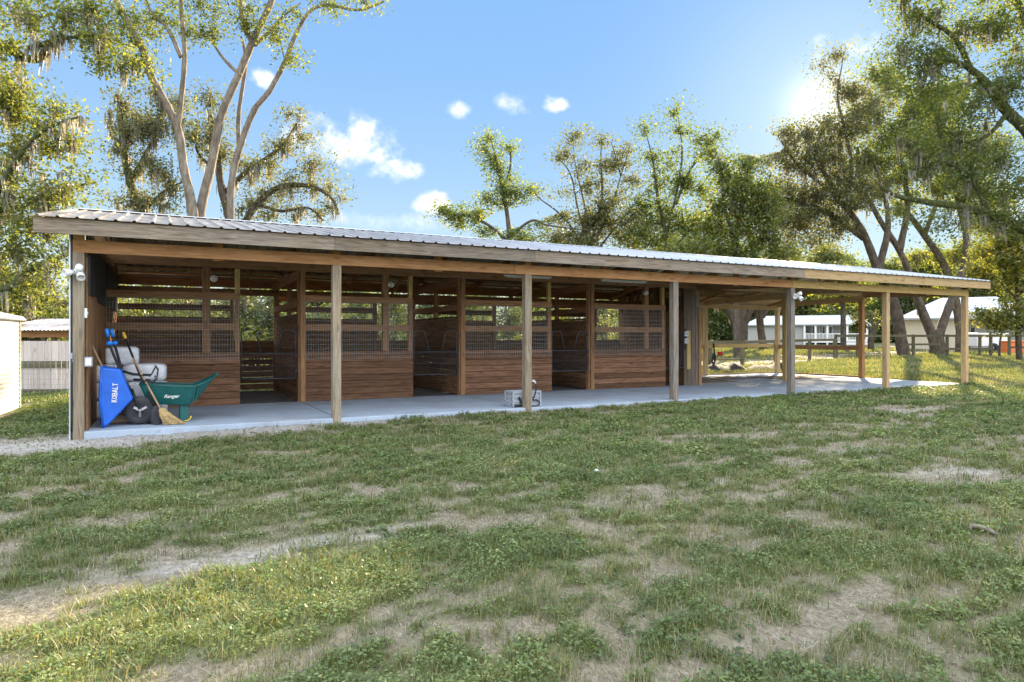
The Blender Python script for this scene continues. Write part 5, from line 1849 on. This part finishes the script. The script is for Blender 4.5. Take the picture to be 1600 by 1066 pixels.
# broad leaved weeds
x, y, d = lawn_points(1000000, 2.2, 24, 1.35, rg)
g, s = lawn_masks(x, y)
cl = fbm(x * 3.1 + 4, y * 3.1 + 2, 3)
keep = rg.random(len(x)) < sst(g + .5 * (cl - .5), .44, .60) * .9 + .02
x, y, d, g = x[keep], y[keep], d[keep], g[keep]
hgt = rg.uniform(.006, .042, len(x)) * (.35 + 1.1 * sst(g, .45, .8))
P = np.stack([x, y, bumpz(x, y, g) + hgt], 1)
size = (.0088 + .0012 * np.clip(d - 4, 0, 12))
tn = np.clip(rg.normal(.42, .2, len(x)) + .8 * (fbm(x * .9 + 50, y * .9) - .5) + .9 * (fbm(x * 3.3 + 70, y * 3.9) - .5), 0, 1)
size = size * (.65 + 1.0 * fbm(x * 1.1 + 8, y * 1.4 + 33))
V, Fq = leaf_quads(P, size, rg, 2.2, .62)
weeds = soup('lawn_weeds', V, Fq, np.repeat(tn, 4), M['weed'])
tag(weeds, 'low leafy green weeds growing in patches over the lawn', 'weeds', kind='stuff')


def blades(x, y, z, L, lean, wd, rg):
    n = len(x)
    an = rg.uniform(0, 2 * PI, n)
    dx, dy = np.cos(an), np.sin(an)
    px, py = -dy, dx
    b = np.stack([x, y, z - .004], 1)
    side = np.stack([px, py, np.zeros(n)], 1) * wd[:, None]
    mid = b + np.stack([dx * L * lean * .4, dy * L * lean * .4, L * np.sqrt(np.clip(1 - lean ** 2, .02, 1)) * .62], 1)
    tip = b + np.stack([dx * L * lean, dy * L * lean, L * np.sqrt(np.clip(1 - lean ** 2, .01, 1))], 1)
    V = np.stack([b - side, b + side, mid + side * .75, mid - side * .75, tip + side * .12, tip - side * .12], 1).reshape(-1, 3)
    k = np.arange(n)[:, None] * 6
    return V, np.concatenate([k + [0, 1, 2, 3], k + [3, 2, 4, 5]], 1).reshape(-1, 4)


x, y, d = lawn_points(1150000, 2.2, 70, 1.35, rg)
g, s = lawn_masks(x, y)
g = np.where(d > 20, np.clip(.62 + 1.3 * (fbm(x * .25, y * .25) - .5) - .6 * np.clip(litter_strip(x, y), 0, 1), 0, 1), g)
cl = fbm(x * 1.7 + 14, y * 1.7 + 22, 3)
keep = rg.random(len(x)) < np.clip(sst(g + .8 * (cl - .5), .10, .48), 0, 1) * .9 * (1 - .7 * s) + .02
x, y, d, g = x[keep], y[keep], d[keep], g[keep]
L = rg.uniform(.02, .07, len(x)) * (.7 + .8 * rg.random(len(x))) * (1 + .04 * np.clip(d - 14, 0, 40))
V, Fq = blades(x, y, bumpz(x, y, g), L, rg.uniform(.15, .85, len(x)), .0011 + .00042 * np.clip(d - 2, 0, 60), rg)
tn = np.clip(rg.normal(.42, .22, len(x)) + .9 * (fbm(x * .6 + 90, y * 1.1) - .5), 0, 1)
tag(soup('grass', V, Fq, np.repeat(tn, 6), M['blade']), 'short grass blades scattered over the lawn', 'grass', kind='stuff')
# dry thatch
x, y, d = lawn_points(380000, 2.2, 22, 1.35, rg)
g, s = lawn_masks(x, y)
keep = rg.random(len(x)) < (1 - sst(g, .30, .58)) * .85 * (1 - .65 * s) + .06
x, y, d, g = x[keep], y[keep], d[keep], g[keep]
V, Fq = blades(x, y, bumpz(x, y, g) + .004, rg.uniform(.02, .085, len(x)), rg.uniform(.93, 1.0, len(x)), .0007 + .00035 * np.clip(d - 2, 0, 14), rg)
tag(soup('dry_grass', V, Fq, np.repeat(rg.random(len(x)), 6), M['thatch']), 'dry straw coloured grass stems lying on the bare lawn patches', 'dry grass', kind='stuff')

# taller tufts
tx, ty, td = lawn_points(14000, 2.2, 16, 1.3, rg)
tg, ts = lawn_masks(tx, ty)
ok = (tg > .36) & (rg.random(len(tx)) < .6)
tx, ty, td, tg = tx[ok], ty[ok], td[ok], tg[ok]
rep_ = 22
x = np.repeat(tx, rep_) + rg.normal(0, .028, len(tx) * rep_)
y = np.repeat(ty, rep_) + rg.normal(0, .028, len(tx) * rep_)
g, d = np.repeat(tg, rep_), np.repeat(td, rep_)
L = rg.uniform(.04, .105, len(x)) * np.repeat(rg.uniform(.6, 1.25, len(tx)), rep_)
ok = y < -.02
x, y, g, d, L = x[ok], y[ok], g[ok], d[ok], L[ok]
V, Fq = blades(x, y, bumpz(x, y, g), L, rg.uniform(.2, .8, len(x)), .0012 + .00035 * np.clip(d - 2, 0, 14), rg)
tn = np.clip(rg.normal(.38, .2, len(x)) + np.repeat(rg.uniform(-.15, .25, len(tx)), rep_)[ok], 0, 1)
tag(soup('grass_tufts', V, Fq, np.repeat(tn, 6), M['blade']), 'taller grass tufts standing up from the lawn', 'grass tufts', kind='stuff')
# bits of straw swept along the aisle
n = 900
x = rg.uniform(.2, 14.5, n)
y = np.where(rg.random(n) < .6, 3.2 - np.abs(rg.normal(0, .25, n)), rg.uniform(.1, 3.1, n))
V, Fq = blades(x, y, np.full(n, .008), rg.uniform(.03, .11, n), np.full(n, .999), np.full(n, .0028), rg)
tag(soup('straw_bits', V, Fq, np.repeat(rg.random(n), 6), M['thatch']), 'bits of straw scattered over the concrete aisle', 'straw', kind='stuff')
